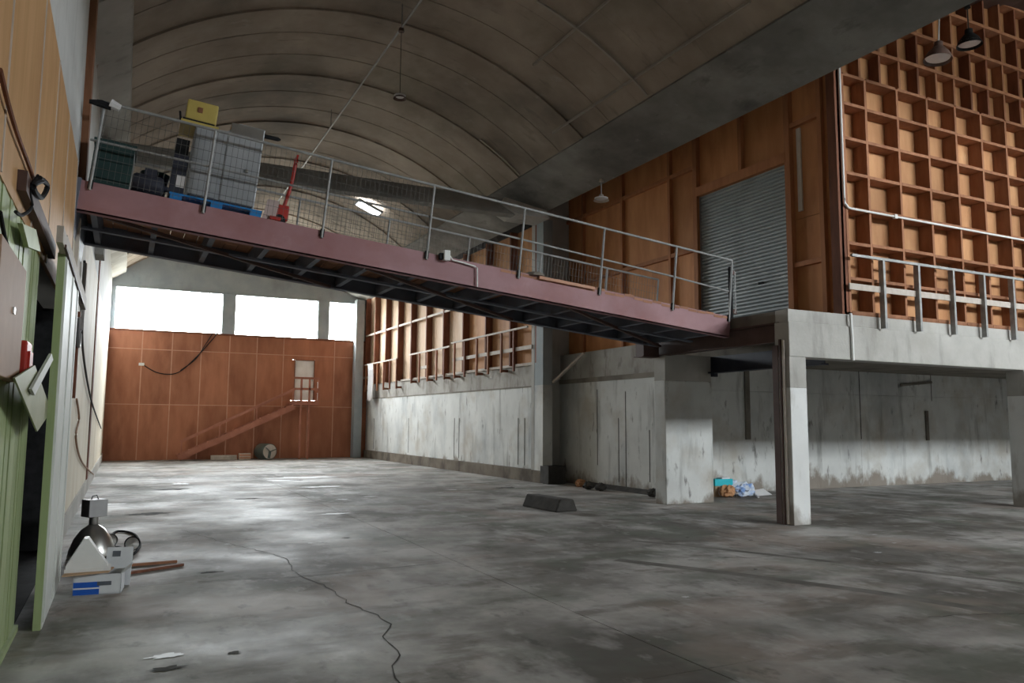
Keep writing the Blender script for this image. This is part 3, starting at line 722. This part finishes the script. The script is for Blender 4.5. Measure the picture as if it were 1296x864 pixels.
# timber jamb partition between the two dark doorways
sd = empty('door_jamb', (-.555, 8.9, 0))
def sdm(mb, name, mat, par=None): o = mb.build(name, mat, par or sd); o.location = (.555, -8.9, 0) if par is None else (0, 0, 0); return o
leaf = sdm(MB().prism([(-.585, 7.86), (-.525, 7.86), (-.525, 9.9), (-.585, 9.9)], 'Z', 0, 3.22), 'jamb_board', WDOORL)
sdm(MB().prism([(-.59, 7.82), (-.532, 7.82), (-.532, 7.86), (-.59, 7.86)], 'Z', 0, 3.24), 'green_edge_board', GREEN)
for yy in (7.95, 8.9, 9.8): sdm(B(-.525, -.515, yy-.06, yy+.06, .05, 3.2), 'stile', WDOORL, leaf)
sdm(MB().bar((-.545, 7.3, 3.30), (-.545, 10.9, 3.30), .05, .14), 'head_strip', PALET)
sdm(MB().bar((-.515, 7.5, 3.24), (-.515, 10.8, 3.20), .02, .03), 'dark_bead', BSTEEL)
tag(sd, 'weathered white door jamb with green front edge between two dark doorways', 'door jamb')
tr = MB().box(-.717, -.66, 6.0, 8.5, 3.30, 3.44).build('door_track', BSTEEL); tag(tr, 'dark brown track box on the plywood above the doorway', 'track')
sdm(MB().bar((-.56, 7.9, 3.34), (-.56, 12.0, 3.34), .06, .16), 'top_guide', PALET)

# things fixed to the green wall
bb = empty('wall_board', (-.66, 5.6, 2.0))
B(-.05, .02, -.65, .55, .02, .78).build('board', BROWNB, bb, bevel=.006); B(.02, .03, -.02, .04, .42, .46).build('white_dot', WPLAS, bb)
tag(bb, 'brown board box mounted on the green boards above the olive sheet', 'board')
rbx = empty('red_box', (-.68, 6.5, 2.05))
B(-.05, .06, -.2, .12, 0, .27).build('box_body', REDP, rbx, bevel=.012); B(.06, .075, -.14, .06, .05, .2).build('box_lid', REDP, rbx)
tag(rbx, 'small red box on the green wall behind the brown board', 'box')
p4 = [px(*p, X=-.6) for p in ((16, 478), (42, 462), (63, 520), (45, 546))]
os_ = MB().add(p4, [(0, 1, 2, 3)]).build('olive_sheet', OLIVE); os_.modifiers.new('t', 'SOLIDIFY').thickness = .012
tag(os_, 'olive sheet metal panel hanging askew from the green wall', 'panel')
p5 = [px(*p, X=-.58) for p in ((36, 492), (62, 447), (64, 455), (40, 500))]
ob = MB().add(p5, [(0, 1, 2, 3)]).build('broken_bracket', WDOORL); ob.modifiers.new('t', 'SOLIDIFY').thickness = .02
tag(ob, 'broken pale bracket sticking out over the dark doorway gap', 'bracket')
p6 = [px(*p, X=-.68) for p in ((22, 282), (40, 290), (46, 318), (30, 312))]
og = MB().add(p6, [(0, 1, 2, 3)]).build('loose_flap', GREEN); og.modifiers.new('t', 'SOLIDIFY').thickness = .03
tag(og, 'small loose green board flap below the plywood', 'board')
def cable(pts, r, label, mat=BLACK, name='cable'):
    P = [Vector(p) for p in pts]; out = []
    for i in range(len(P)-1):                        # Catmull-Rom
        a, b, c, d = P[max(i-1, 0)], P[i], P[i+1], P[min(i+2, len(P)-1)]
        for k in range(8):
            t = k/8
            out.append(.5*((2*b) + (c-a)*t + (2*a-5*b+4*c-d)*t*t + (3*b-a-3*c+d)*t*t*t))
    out.append(P[-1])
    return tag(MB().tube(out, r, 6).build(name, mat, smooth=True), label, 'cable')
cable([px(*p, X=-.69) for p in ((0, 88), (10, 130), (22, 170), (35, 205), (45, 235))], .014, 'thick dark brown cable sloping across the plywood to the track', DARKT)
cable([px(*p, X=-.66) for p in ((48, 222), (38, 240), (40, 262), (28, 272), (20, 268))], .012, 'looped black cable bundle hanging at the end of the track')
cable([px(*p, X=-.64) for p in ((50, 225), (60, 235), (52, 250), (42, 235), (55, 228))], .02, 'knotted black cable bundle on top of the track')
cable([px(*p, X=-.67) for p in ((0, 268), (6, 300), (14, 330), (4, 345))], .012, 'thin cable drooping over the green boards')
cable([px(*p, X=-.69) for p in ((107, 330), (106, 380), (104, 430), (110, 480), (118, 515), (128, 542))], .02, 'long grey cable hanging down the cream boards', VOID)
cable([px(*p, X=-.70) for p in ((97, 505), (100, 530), (96, 555), (104, 585), (118, 600))], .018, 'thin curled wire low on the cream boards', BROWNB)
cable([(XL+.05, 13.3, 3.3), (XL+.06, 13.6, 2.9), (XL+.05, 14.1, 3.2), (XL+.05, 14.2, 4.3)], .03, 'short bent pipe beside the dark hatch', GLAMP)

# ================================================================== TIE BEAMS, ROOF SERVICES
def tie(Y, z0, z1, w, label):
    e = B(XL, 9.5, Y-w/2, Y+w/2, z0, z1).build('tie_beam', BAND, bevel=.02); return tag(e, label, 'beam')
tie(19.0, 7.5, 7.93, .35, 'dark concrete tie beam crossing the vault nearest the bridge')
tie(28.8, 7.5, 7.9, .35, 'second concrete tie beam crossing the vault nearer the end wall')
h_ = MB().prism([(9.1, 7.93), (10.4, 7.72), (10.5, 7.5), (9.5, 7.5), (9.0, 7.75)], 'Y', 18.7, 19.6).build('beam_haunch', CONC)
tag(h_, 'pale broken concrete haunch where tie beam meets edge beam', 'haunch')
cp = MB().tube([(4.55, 6.0, 9.55), (4.55, 36, 9.55)], .022).build('conduit', GLAMP, smooth=True)
for yy in (8, 14.1, 20, 27): MB().tube([(4.55, yy, 9.55), (4.55, yy, vz(4.55)-.02)], .012, 6).build('hanger', GLAMP, cp)
tag(cp, 'thin grey conduit running along the crown of the vault', 'pipe')
# roof light
rl = empty('roof_light', (7.35, 26.1, vz(7.35)-.24)); rl.rotation_euler = (0, math.atan2(7.35-VC, vz(7.35)-VZ), 0)
B(-.42, .42, -.28, .28, -.02, 0).build('lit_pane', ROOFL, rl)
MB().box(-.46, -.42, -.32, .32, -.03, .05).box(.42, .46, -.32, .32, -.03, .05).box(-.46, .46, -.32, -.28, -.03, .05).box(-.46, .46, .28, .32, -.03, .05).build('curb', GREYC, rl)
tag(rl, 'small bright white roof light set in the vault', 'skylight')
def pendant(loc, ztop, R, label, body, rodmat, tilt=0, k=1.0, rr=.013):
    e = empty('pendant_lamp', loc, (0, tilt, 0))
    shd = MB().lathe([(.02, R*1.5*k), (.10*R*3, R*1.45*k), (.11*R*3, R*1.05*k), (R*.45, R*.95*k), (R*.75, R*.6*k), (R, .02*k), (R, 0), (R*.95, .02*k), (R*.7, R*.55*k), (R*.3, R*.9*k), (.0, R*.95*k)], 24).build('lamp_shade', body, e, smooth=True)
    MB().lathe([(0, .02), (R*.5, .03), (R*.86, .05), (R*.9, .07)], 24).build('lens', PAPER, shd, smooth=True)
    MB().tube([(0, 0, R*1.5*k), (0, 0, ztop-loc[2])], rr, 6).build('rod', rodmat, e)
    MB().lathe([(0, .08), (.05, .07), (.06, 0), (0, 0)], 12, c=(0, 0, ztop-loc[2]-.08)).build('ceiling_cap', body, e)
    return tag(e, label, 'lamp')
pp = px(506, 125, X=4.55); pendant(tuple(pp), 9.55, .13, 'round pendant lamp hanging from the crown conduit of the vault', BBRN, VOID, 0, .5, .006)
pp = px(761, 254, X=10.35); pendant(tuple(pp), 7.82, .19, 'pale dome lamp hanging from the edge beam before the orange partition', PALET, GLAMP, 0, .55)
pp = px(1187, 76, Y=9.0); pendant(tuple(pp), 10.1, .25, 'brown bell lamp with white rod hanging before the timber grid', BBRN, WPLAS, .12)
pp = px(1227, 58, Y=9.4); pendant(tuple(pp), 10.4, .24, 'dark glossy bell lamp hanging deeper beside the timber grid', BLACK, VOID)

# ================================================================== BRIDGE
XB0, XB1, ZB0, ZB1, YB0, YB1 = -.72, 10.64, 4.98, 3.875, 11.65, 14.0
BL = math.hypot(XB1-XB0, ZB1-ZB0); BA = math.atan2(ZB0-ZB1, XB1-XB0)
br = empty('footbridge', (XB0, YB0, ZB0), (0, BA, 0))
W = YB1-YB0
def bx_(x): return (x-XB0)/math.cos(BA)
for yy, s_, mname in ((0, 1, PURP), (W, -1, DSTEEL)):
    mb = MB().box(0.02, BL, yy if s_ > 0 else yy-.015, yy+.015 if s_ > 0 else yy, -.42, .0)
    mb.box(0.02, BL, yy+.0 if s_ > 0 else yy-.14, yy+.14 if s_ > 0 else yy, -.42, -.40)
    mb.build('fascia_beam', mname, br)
nj = 15
for k in range(nj):
    xx = .25 + (BL-.5)*k/(nj-1)
    B(xx-.04, xx+.04, .02, W-.02, -.38, -.07).build('joist', DSTEEL, br)
for yy in (1.15,): B(.02, BL, yy-.05, yy+.05, -.415, -.38).build('stringer', DSTEEL, br)
for k in range(3):
    x0 = .4 + k*3.7; MB().bar((x0, .15, -.41), (x0+3.6, W-.15, -.41), .06, .05).build('diagonal_brace', BSTEEL, br)
npk = 54; pw = BL/npk
for k in range(npk):
    dz = random.uniform(-.008, .01) + (.03 if k > 38 and k % 3 == 0 else 0)
    B(k*pw+.006, (k+1)*pw-.006, .02 if k < 30 else -.005, W-.02, -.065+dz, -.02+dz).build('deck_plank', DECK, br)
B(0, .06, -.03, W+.03, -.9, .02).build('end_trimmer', DSTEEL, br)
posts = [bx_(x) for x in (-.55, .88, 2.57, 4.26, 5.93, 7.57, 9.21)] + [BL-.05]
for side, yy in ((0, -.02), (1, W+.02)):
    for x in posts:
        rp = MB().tube([(x, yy, -.12), (x, yy, 1.13)], .02, 8).build('railing_post', GALV, br, smooth=True)
        if side == 0: B(x-.03, x+.03, yy-.012, yy+.02, -.10, .02).build('post_plate', BLACK, rp)
    MB().tube([(posts[0]-.1, yy, 1.13), (posts[-1], yy, 1.13)], .022, 8).build('handrail', GALV, br, smooth=True)
    if side == 0:
        MB().tube([(posts[0]-.1, yy+.03, .58), (posts[3], yy+.03, .6), (posts[5], yy+.03, .56), (posts[5]+.25, yy+.03, .56), (posts[6], yy+.03, .54), (posts[-1], yy+.03, .5)], .018, 8).build('mid_rail', GALV, br, smooth=True)
    else:
        MB().tube([(posts[0]-.1, yy, .58), (posts[-1], yy, .58)], .018, 8).build('mid_rail', GALV, br, smooth=True)
WIRE = pm('mesh_wire', (.10, .10, .10), (.14, .14, .13), 4, rough=.6, bump=0)
def wire_panel(x0, x1, y):
    mb = MB(); x = x0+.04
    while x < x1: mb.box(x-.0022, x+.0022, y-.002, y+.002, .02, 1.1); x += .075
    z = .05
    while z < 1.1: mb.box(x0, x1, y-.002, y+.002, z-.0022, z+.0022); z += .15
    o = mb.build('wire_mesh', WIRE, br); return o
for i in range(4 - 1): wire_panel(posts[i], posts[i+1], -.02)
for i in range(2, 7): wire_panel(posts[i], posts[i+1], W+.02)
tag(br, 'purple painted steel footbridge with plank deck and tube railings sloping down to the landing', 'bridge')
# end gate post at the landing
gp = empty('landing_gate', (10.72, 11.72, 3.84))
B(-.03, .03, -.03, .03, 0, 1.05).build('gate_post', BLACK, gp); MB().tube([(.07, -.02, .12), (.10, -.02, .2), (.10, -.02, .95), (.06, -.02, 1.0)], .015).build('gate_bar', GALV, gp)
B(.02, .12, -.03, .0, .1, .2).build('hinge', BSTEEL, gp); B(.02, .12, -.03, .0, .9, .98).build('hinge', BSTEEL, gp)
tag(gp, 'dark gate post with bent bar at the landing end of the bridge', 'gate')
# white sensor box with its conduit on the bridge face
pb = px(565, 324, Y=11.6)
sb = empty('sensor_box', tuple(pb))
MB().box(-.06, .05, -.06, .02, -.08, .09).build('housing', WPLAS, sb, bevel=.01)
cc2 = [px(*p, Y=11.61)-pb for p in ((568, 322), (573, 329), (585, 332), (601, 337), (604, 339), (604, 363))]
MB().tube(cc2, .014, 6).build('conduit', WPLAS, sb, smooth=True); B(-.12, -.06, -.02, .05, -.06, .04).build('rear_cap', BLACK, sb)
tag(sb, 'white sensor box with thin conduit running down the bridge face', 'sensor')
wr2 = MB().tube([(px(113, 128, Y=11.6)).to_tuple(), (px(128, 131, Y=11.6)).to_tuple(), (px(141, 136, Y=11.6)).to_tuple()], [.03, .055, .045], 8).build('rail_wrap', BLACK, smooth=True)
tag(wr2, 'black wrapped end of the handrail next to the timber post', 'wrapping')
wr3 = MB().tube([(px(140, 131, Y=11.59)).to_tuple(), (px(152, 137, Y=11.59)).to_tuple()], [.07, .05], 8).build('white_wrap', PAPER, smooth=True)
tag(wr3, 'white rag wrapped round the handrail beside the black wrapping', 'rag')
ba = MB().bar(px(682, 351, Y=11.62), px(752, 365, Y=11.62), .06, .05).build('loose_batten', STRIP); tag(ba, 'loose pale batten lying along the bridge edge', 'batten')
bp_ = MB().lathe([(0, .08), (.12, .07), (.18, .03), (.2, 0), (0, 0)], 9, c=px(676, 350, Y=11.75)).build('rubble_heap', CONCB); tag(bp_, 'small heap of grey rubble at the end of the loose batten', 'rubble')

# ---- things on the bridge deck
def deckz(X): return ZB0 - (X-XB0)*math.tan(BA) - .004
def on_deck(name, X, Y, rot=0): 
    return empty(name, (X, Y, deckz(X)), (0, BA, rot))
# blue pallet
pal = on_deck('pallet', 1.05, 12.28)
for yy in (-.45, 0, .45): B(-.64, .64, yy-.06, yy+.06, 0, .02).build('bottom_board', BLUE, pal)
for xx in (-.55, 0, .55):
    for yy in (-.45, 0, .45): B(xx-.08, xx+.08, yy-.06, yy+.06, .02, .11).build('block', BLUE, pal)
for k in range(7): B(-.64, .64, -.51+k*.155, -.51+k*.155+.12, .11, .135).build('deck_board', BLUE, pal)
tag(pal, 'blue plastic pallet on the bridge under the steel cabinet', 'pallet')
cab = on_deck('steel_cabinet', 1.09, 12.28); cab.location.z += .14
MB().prism([(-.46, 0), (.50, 0), (.50, 1.28), (.12, 1.28), (-.02, 1.12), (-.46, 1.10)], 'Y', -.4, .4).build('cabinet_body', STEEL, cab, bevel=.01)
B(-.44, -.05, -.415, -.4, .06, 1.06).build('left_door', STEEL, cab); rdoor = B(.0, .48, -.415, -.4, .06, 1.05).build('right_door', STEEL, cab)
B(.02, .48, -.42, -.4, 1.09, 1.26).build('hood_panel', ALU, cab); B(.30, .34, -.44, -.41, .55, .6).build('door_knob', ALU, rdoor)
B(-.43, .47, -.41, -.4, .0, .05).build('plinth', DNAVY, cab)
tag(cab, 'large grey steel cabinet with raised hood standing on the blue pallet', 'cabinet')
yb = on_deck('yellow_machine', .83, 12.26); yb.location.z += .14+1.11
B(-.30, .22, -.34, .3, .0, .05).build('base_tray', YEL, yb); B(-.28, .16, -.30, .28, .05, .09).build('black_foot', BLACK, yb)
yh = B(-.25, .18, -.28, .26, .09, .40).build('housing', YEL, yb, bevel=.02); B(-.1, -.03, -.29, -.28, .22, .30).build('badge', STUD, yh)
MB().tube([(-.30, -.2, .05), (-.33, -.2, .2)], .015, 6).build('lever', BLACK, yb)
tag(yb, 'yellow boxy machine resting on the lower shoulder of the steel cabinet', 'machine')
bx2 = on_deck('small_box', 1.36, 12.4); bx2.location.z += .14+1.28
B(-.1, .1, -.1, .1, 0, .13).build('box_body', CARD, bx2); B(-.1, .1, -.01, .01, .13, .132).build('tape', PALET, bx2)
tag(bx2, 'small brown box with dark paddle handle on top of the cabinet hood', 'box')
pdl = MB().tube([(.1, 0, .09), (.25, 0, .1), (.35, 0, .1), (.62, 0, .11), (.66, 0, .11)], [.008, .012, .035, .035, .012], 8).build('paddle_handle', BLACK, bx2, smooth=True)
# dark crate, machine, dark box
cr = on_deck('crate', -.34, 12.15)
for k in range(5): B(-.26, .24, -.3, -.28, k*.13+.01, k*.13+.11).build('slat', DGREEN, cr)
B(-.26, .24, -.28, .3, 0, .66).build('crate_body', DGREEN, cr); B(-.28, .26, -.32, .32, .64, .69).build('rim', DGREEN, cr)
tag(cr, 'dark green plastic crate on the bridge by the left wall', 'crate')
mo = on_deck('electric_motor', .12, 11.95)
Mr = Matrix.Rotation(math.radians(90), 4, 'Y')
MB().lathe([(0, -.2), (.12, -.2), (.15, -.16), (.15, .16), (.12, .2), (.04, .22), (.04, .3), (0, .3)], 16, Mr, (0, 0, .2)).build('motor_body', DNAVY, mo, smooth=True)
B(-.18, .18, -.12, .12, 0, .06).build('base', BLACK, mo); B(-.06, .1, -.06, .06, .34, .44).build('terminal_box', DNAVY, mo); B(.19, .21, -.05, .05, .15, .25).build('coupling', PAPER, mo)
tag(mo, 'dark electric motor lying on the bridge beside the green crate', 'motor')
bd = on_deck('dark_bin', .2, 12.5)
MB().lathe([(0, 0), (.15, 0), (.19, .5), (.2, .52), (.17, .5), (.13, .02)], 16).build('bin_body', DNAVY, bd, smooth=True); MB().lathe([(.2, .5), (.21, .54), (0, .56)], 16).build('lid', DGREEN, bd)
tag(bd, 'dark navy bin with lid between the motor and the cabinet', 'bin')
db = on_deck('dark_box', .51, 12.05); db.location.z += .14
B(-.1, .1, -.14, .2, 0, .62).build('box_body', DNAVY, db, bevel=.008); B(-.02, .09, -.15, -.14, .12, .3).build('white_label', PAPER, db)
B(-.1, .08, -.1, .14, .62, .86).build('upper_box', BLACK, db)
tag(db, 'black box with white label squeezed beside the cabinet on the pallet', 'box')
# red pallet jack / hand truck
rt = on_deck('pallet_jack', 1.96, 12.0)
B(-.13, .13, -.1, .1, .1, .34).build('pump_body', REDP, rt, bevel=.02)
for yy in (-.2, .2): B(-.16, .0, yy-.07, yy+.07, .04, .09).build('fork', REDP, rt); 
for yy in (-.08, .08): MB().lathe([(0, -.03), (.09, -.03), (.09, .03), (0, .03)], 14, Matrix.Rotation(math.radians(90), 4, 'X'), (0, yy, .09)).build('wheel', BLACK, rt)
MB().tube([(.05, 0, .3), (.12, 0, .7), (.14, 0, 1.05)], .028, 8).build('handle_bar', REDP, rt, smooth=True)
MB().tube([(.14, -.12, 1.05), (.14, -.12, 1.15), (.14, .12, 1.15), (.14, .12, 1.05), (.14, -.12, 1.05)], .018, 6).build('handle_loop', REDP, rt)
tag(rt, 'red pallet jack with tall handle parked on the bridge by the railing', 'pallet jack')
pk = on_deck('leaning_board', 1.79, 11.78); MB().prism([(-.10, 0), (.09, 0), (.12, .34), (-.05, .34)], 'Y', -.015, .015).build('sheet', PINK, pk); B(-.09, .09, -.03, .03, 0, .02).build('foot', PINK, pk)
tag(pk, 'faded pink board leaning between the pallet and the red jack', 'board')

# ================================================================== STAIR AT THE FAR WALL
st = empty('staircase', (4.7, 37.2, 0))
def sm(mb, name, mat=STAIRM): o = mb.build(name, mat, st); o.location = (-4.7, -37.2, 0); return o
sa, sbp = (2.25, .12), (7.1, 2.42)
for yy in (36.95, 37.65): sm(MB().bar((sa[0], yy, sa[1]), (sbp[0], yy, sbp[1]), .05, .26), 'stringer')
for k in range(13):
    t = (k+.5)/13; x = sa[0]+(sbp[0]-sa[0])*t; z = sa[1]+(sbp[1]-sa[1])*t
    sm(B(x-.13, x+.13, 36.97, 37.63, z+.05, z+.09), 'tread')
sm(MB().bar((2.3, 36.93, .82), (7.1, 36.93, 3.22), .05, .12), 'handrail'); 
for t in (.0, .33, .66, 1): sm(MB().bar((2.35+4.7*t, 36.93, .2+2.3*t), (2.35+4.7*t, 36.93, .85+2.36*t), .06, .06), 'baluster')
sm(B(7.05, 8.25, 36.9, 37.8, 2.5, 2.62), 'landing')
for x in (7.42, 7.80): sm(B(x-.04, x+.04, 36.92, 37.0, 0, 3.78), 'post')
for z in (3.25, 3.76): sm(B(7.05, 8.25, 36.92, 36.97, z-.05, z+.05), 'guard_rail')
sm(B(8.2, 8.25, 36.92, 37.0, 2.6, 3.8), 'post')
tag(st, 'red-brown timber stair climbing along the far wall to the white door', 'staircase')
for k, z in enumerate((3.62, 3.1)):
    o = MB().tube([(8.35, YF-.02, z), (8.35, YF-.1, z), (8.35, YF-.1, z-.35)], .02, 6).build('door_bracket', WPLAS)
    tag(o, ('upper' if k == 0 else 'lower') + ' white bracket on plywood beside the raised door', 'bracket')
cable([(.64, YF-.05, 4.2), (1.3, YF-.05, 3.84), (2.1, YF-.05, 3.88), (2.9, YF-.05, 4.68), (3.7, YF-.08, 5.75)], .022, 'dark cable looping up the plywood end wall to the window sill')
cable([(2.2, YF-.05, 3.98), (2.8, YF-.05, 4.5), (3.2, YF-.05, 5.2), (3.5, YF-.05, 5.75)], .02, 'second thinner cable parallel to the looping one on the end wall')
lf = B(.5, .72, YF-.1, YF-.017, 4.14, 4.26).build('cable_fitting', WPLAS); tag(lf, 'small white cable fitting on the plywood end wall', 'fitting')
# drum with round pale end, box, planks
dr = empty('drum', (5.95, 37.0, .36))
MB().lathe([(0, -.5), (.34, -.5), (.36, -.45), (.36, .3), (.34, .32)], 24, Matrix.Rotation(math.radians(20), 4, 'Z') @ Matrix.Rotation(math.radians(90), 4, 'X'), (0, 0, 0)).build('drum_shell', DRUM, dr, smooth=True)
RM = Matrix.Rotation(math.radians(20), 4, 'Z') @ Matrix.Rotation(math.radians(90), 4, 'X')
MB().lathe([(.33, .31), (0, .31)], 24, RM).build('end_disc', PALET, dr)
for a in (20, 140, 260):
    v = RM @ Vector((math.cos(math.radians(a))*.3, math.sin(math.radians(a))*.3, .325)); MB().bar(RM @ Vector((0, 0, .325)), v, .12, .02).build('spoke', DRUM, dr)
tag(dr, 'dark green drum lying at the foot of the end wall with spoked pale end', 'drum')
bx3 = empty('crate', (5.03, 37.2, 0)); B(-.24, .24, -.2, .2, 0, .28).build('box_body', PALET, bx3); 
for zz in (.04, .16): B(-.25, .25, -.22, -.2, zz, zz+.09).build('slat', STRIP, bx3)
tag(bx3, 'small pale crate beside the drum at the foot of the end wall', 'crate')
pl = empty('plank_stack', (4.15, 37.3, 0)); 
for k in range(3): B(-.55, .55, -.12+.03*k, .12, .07*k, .07*k+.06).build('plank', PALET, pl)
tag(pl, 'low stack of pale planks at the foot of the end wall', 'planks')

# ================================================================== FLOOR CLUTTER
# concrete wheel stop
ws = MB().prism([(-.27, 0), (.27, 0), (.17, .24), (-.15, .26)], 'Y', -.68, .62).build('wheel_stop', DBLOCK, bevel=.03)
ws.location = (7.98, 14.25, 0); ws.rotation_euler = (0, 0, math.radians(4)); tag(ws, 'dark broken concrete wheel stop lying on the open floor', 'block')
# high-bay lamp standing on its rim
hb = empty('bell_lamp', (-.27, 11.6, 0))
MB().lathe([(.28, 0), (.285, .01), (.27, .1), (.22, .24), (.14, .36), (.07, .41), (.06, .42), (.13, .35), (.21, .23), (.26, .1), (.27, 0)], 28).build('reflector', ALU, hb, smooth=True)
MB().lathe([(.05, .40), (.055, .42), (.055, .52), (0, .52)], 16).build('neck', ALU, hb, smooth=True)
Mz = Matrix.Rotation(math.radians(30), 4, 'Z')
MB().box(-.12, .12, -.1, .1, .52, .74, M=Mz).build('ballast_box', GLAMP, hb, bevel=.006)
MB().tube([(-.04, 0, .74), (-.03, 0, .78), (.02, 0, .79), (.04, 0, .74)], .007, 6).build('hook', BLACK, hb)
tag(hb, 'large metal bell lamp with square ballast box standing on the floor by the left wall', 'lamp')
# printed carton
ct = empty('carton', (-.13, 9.3, 0), (0, 0, math.radians(-6)))
MB().box(-.22, .22, -.16, .16, 0, .012).box(-.22, -.21, -.16, .16, 0, .20).box(.21, .22, -.16, .16, 0, .20).box(-.22, .22, -.16, -.15, .0, .20).box(-.22, .22, .15, .16, 0, .20).build('carton_body', PRINT, ct)
B(-.215, .02, -.163, -.160, .005, .13).build('blue_panel', PBLUE, ct)
B(-.215, .02, -.1635, -.1632, .06, .075).build('white_stripe', PRINT, ct)
B(.0, .13, -.1645, -.1637, .09, .13).build('dark_print', PDARK, ct)
MB().add([(.22, -.16, .2), (.22, .16, .2), (.30, .14, .27), (.30, -.14, .25)], [(0, 1, 2, 3)]).build('open_flap', PRINT, ct)
tag(ct, 'white and blue printed carton with open flaps on the floor by the left wall', 'box')
ft = MB().prism([(-.46, 9.05), (-.05, 9.12), (.0, 9.38), (-.42, 9.5)], 'Z', .215, .228).build('cardboard_sheet', CARD); tag(ft, 'flat brown cardboard sheet lying on top of the printed carton', 'cardboard')
wd = empty('plastic_wedge', (-.22, 9.28, .229))
MB().prism([(-.22, 0), (.16, 0), (.16, .05), (-.03, .33), (-.07, .33), (-.22, .06)], 'Y', -.1, .1).build('wedge_body', WPLAS, wd)
MB().box(-.23, .19, -.11, -.1, 0, .035).box(-.23, .19, .1, .11, 0, .035).build('base_rim', WPLAS, wd); MB().lathe([(0, 0), (.05, .01), (.05, .04), (0, .06)], 12, c=(-.02, 0, .1)).build('inner_cap', WPLAS, wd)
tag(wd, 'white wedge-shaped plastic cover on the cardboard sheet', 'cover')
wsn = empty('metal_sheet', (.06, 9.55, .0), (math.radians(-12), 0, math.radians(-15))); B(-.16, .1, -.01, .01, 0, .4).build('panel', PRINT, wsn); B(-.1, -.02, -.015, -.01, .3, .36).build('cut_out', PDARK, wsn)
tag(wsn, 'bent white metal panel standing behind the printed carton', 'panel')
for k, (xx, yy, lab) in enumerate(((139, 688, 'round lamp head tangled in black cable nearest the bell lamp'), (167, 692, 'round lamp head at the outer loop of the black cable'))):
    p = px(xx, yy, Z=0.06); e = empty('lamp_head', (p.x, p.y, 0))
    M2 = Matrix.Rotation(math.radians(70), 4, 'X')
    MB().lathe([(0, -.08), (.05, -.08), (.09, -.02), (.1, .03), (.095, .03), (.08, -.01)], 18, M2, (0, 0, .1)).build('shade', GLAMP if k == 0 else BLACK, e, smooth=True)
    MB().lathe([(.085, .015), (0, .03)], 18, M2, (0, 0, .1)).build('lens', ALU, e)
    tag(e, lab, 'lamp')
p0 = px(150, 702, Z=0.02)
cable([(px(135, 700, Z=0.02)), (px(150, 692, Z=.02)), (px(165, 702, Z=.02)), (px(177, 690, Z=.02)), (px(170, 676, Z=.02)), (px(150, 672, Z=.02)), (px(140, 680, Z=.02)), (px(148, 700, Z=.02)), (px(130, 706, Z=.02))], .018, 'black cable coiled loosely on the floor round the lamp heads')
for k, (a, b, lab) in enumerate((((150, 716), (224, 710), 'upper reddish timber batten lying on the floor by the carton'), ((152, 726), (231, 714), 'lower flat timber batten lying on the floor by the carton'))):
    pa, pb2 = px(*a, Z=.02), px(*b, Z=.02); o = MB().bar(pa, pb2, .07 if k else .045, .03).build('timber_batten', DARKT if k else STUD); tag(o, lab, 'batten')
# rubbish by the pier
def crumple(name, loc, s, mat, seed, label, cat):
    import bmesh
    bm = bmesh.new(); bmesh.ops.create_icosphere(bm, subdivisions=3, radius=1); rg = random.Random(seed)
    for v in bm.verts:
        k = rg.uniform(.72, 1.1); v.co = Vector((v.co.x*s[0]*k, v.co.y*s[1]*k, max(v.co.z, -.75)*s[2]*k))
    zmin = min(v.co.z for v in bm.verts)
    for v in bm.verts: v.co.z -= zmin
    me = bpy.data.meshes.new(name); bm.to_mesh(me); bm.free(); me.materials.append(mat)
    o = bpy.data.objects.new(name, me); col.objects.link(o); o.location = loc; return tag(o, label, cat)
def fp(x, y): p = px(x, y, Z=0); return (p.x, p.y, 0)
crumple('paper_bag', fp(921, 629), (.2, .16, .17), BAGBR, 5, 'crumpled brown paper bag below the turquoise box by the pier', 'bag')
tq = empty('turquoise_box', (13.25, 14.98, .0)); 
B(-.28, .3, -.12, .12, 0, .26).build('cardboard_base', CARD, tq); B(-.3, .26, -.14, .13, .262, .42).build('box_body', TURQ, tq); B(.27, .42, -.12, .1, .262, .38).build('white_end', BLWHITE, tq); B(-.05, .2, -.1, .1, .42, .45).build('pale_lid', PRINT, tq)
tag(tq, 'turquoise box on top of the litter beside the pier', 'box')
crumple('plastic_bag', fp(912, 628), (.12, .1, .16), PAPER, 8, 'white crumpled bag pressed against the edge of the pier', 'bag')
crumple('plastic_wrap', fp(941, 628), (.36, .18, .2), BLWHITE, 11, 'blue and white crumpled plastic wrap in the litter by the pier', 'plastic')
pc = fp(963, 627); o = MB().add([(-.22, -.1, .01), (.25, -.12, .03), (.2, .12, .16), (-.24, .14, .12)], [(0, 1, 2, 3)]).build('paper_sheet', PAPER); o.location = pc; o.modifiers.new('t', 'SOLIDIFY').thickness = .006
tag(o, 'white paper sheet lying at the outer end of the litter', 'paper')
cable([Vector(fp(948, 627))+Vector((0, 0, .05)), Vector(fp(952, 626))+Vector((0, 0, .2)), Vector(fp(956, 628))+Vector((0, 0, .06)), Vector(fp(960, 630))+Vector((0, 0, .02))], .025, 'twisted white strap between the plastic wrap and the paper', PAPER, 'strap')
# debris at the wall foot
for i, (xx, yy) in enumerate(((745, 619), (760, 621), (735, 616), (827, 629))):
    crumple('rubble_lump', fp(xx, yy), (.16, .14, .12), DBLOCK if i != 2 else BAGBR, 20+i, ['dark rubble lump at the foot of the recessed wall', 'small dark rubble lump at the recessed wall foot', 'reddish rubble lump next to the kerb end', 'rubble lump in the corner behind the pier'][i], 'rubble')
bpy.context.view_layer.update()
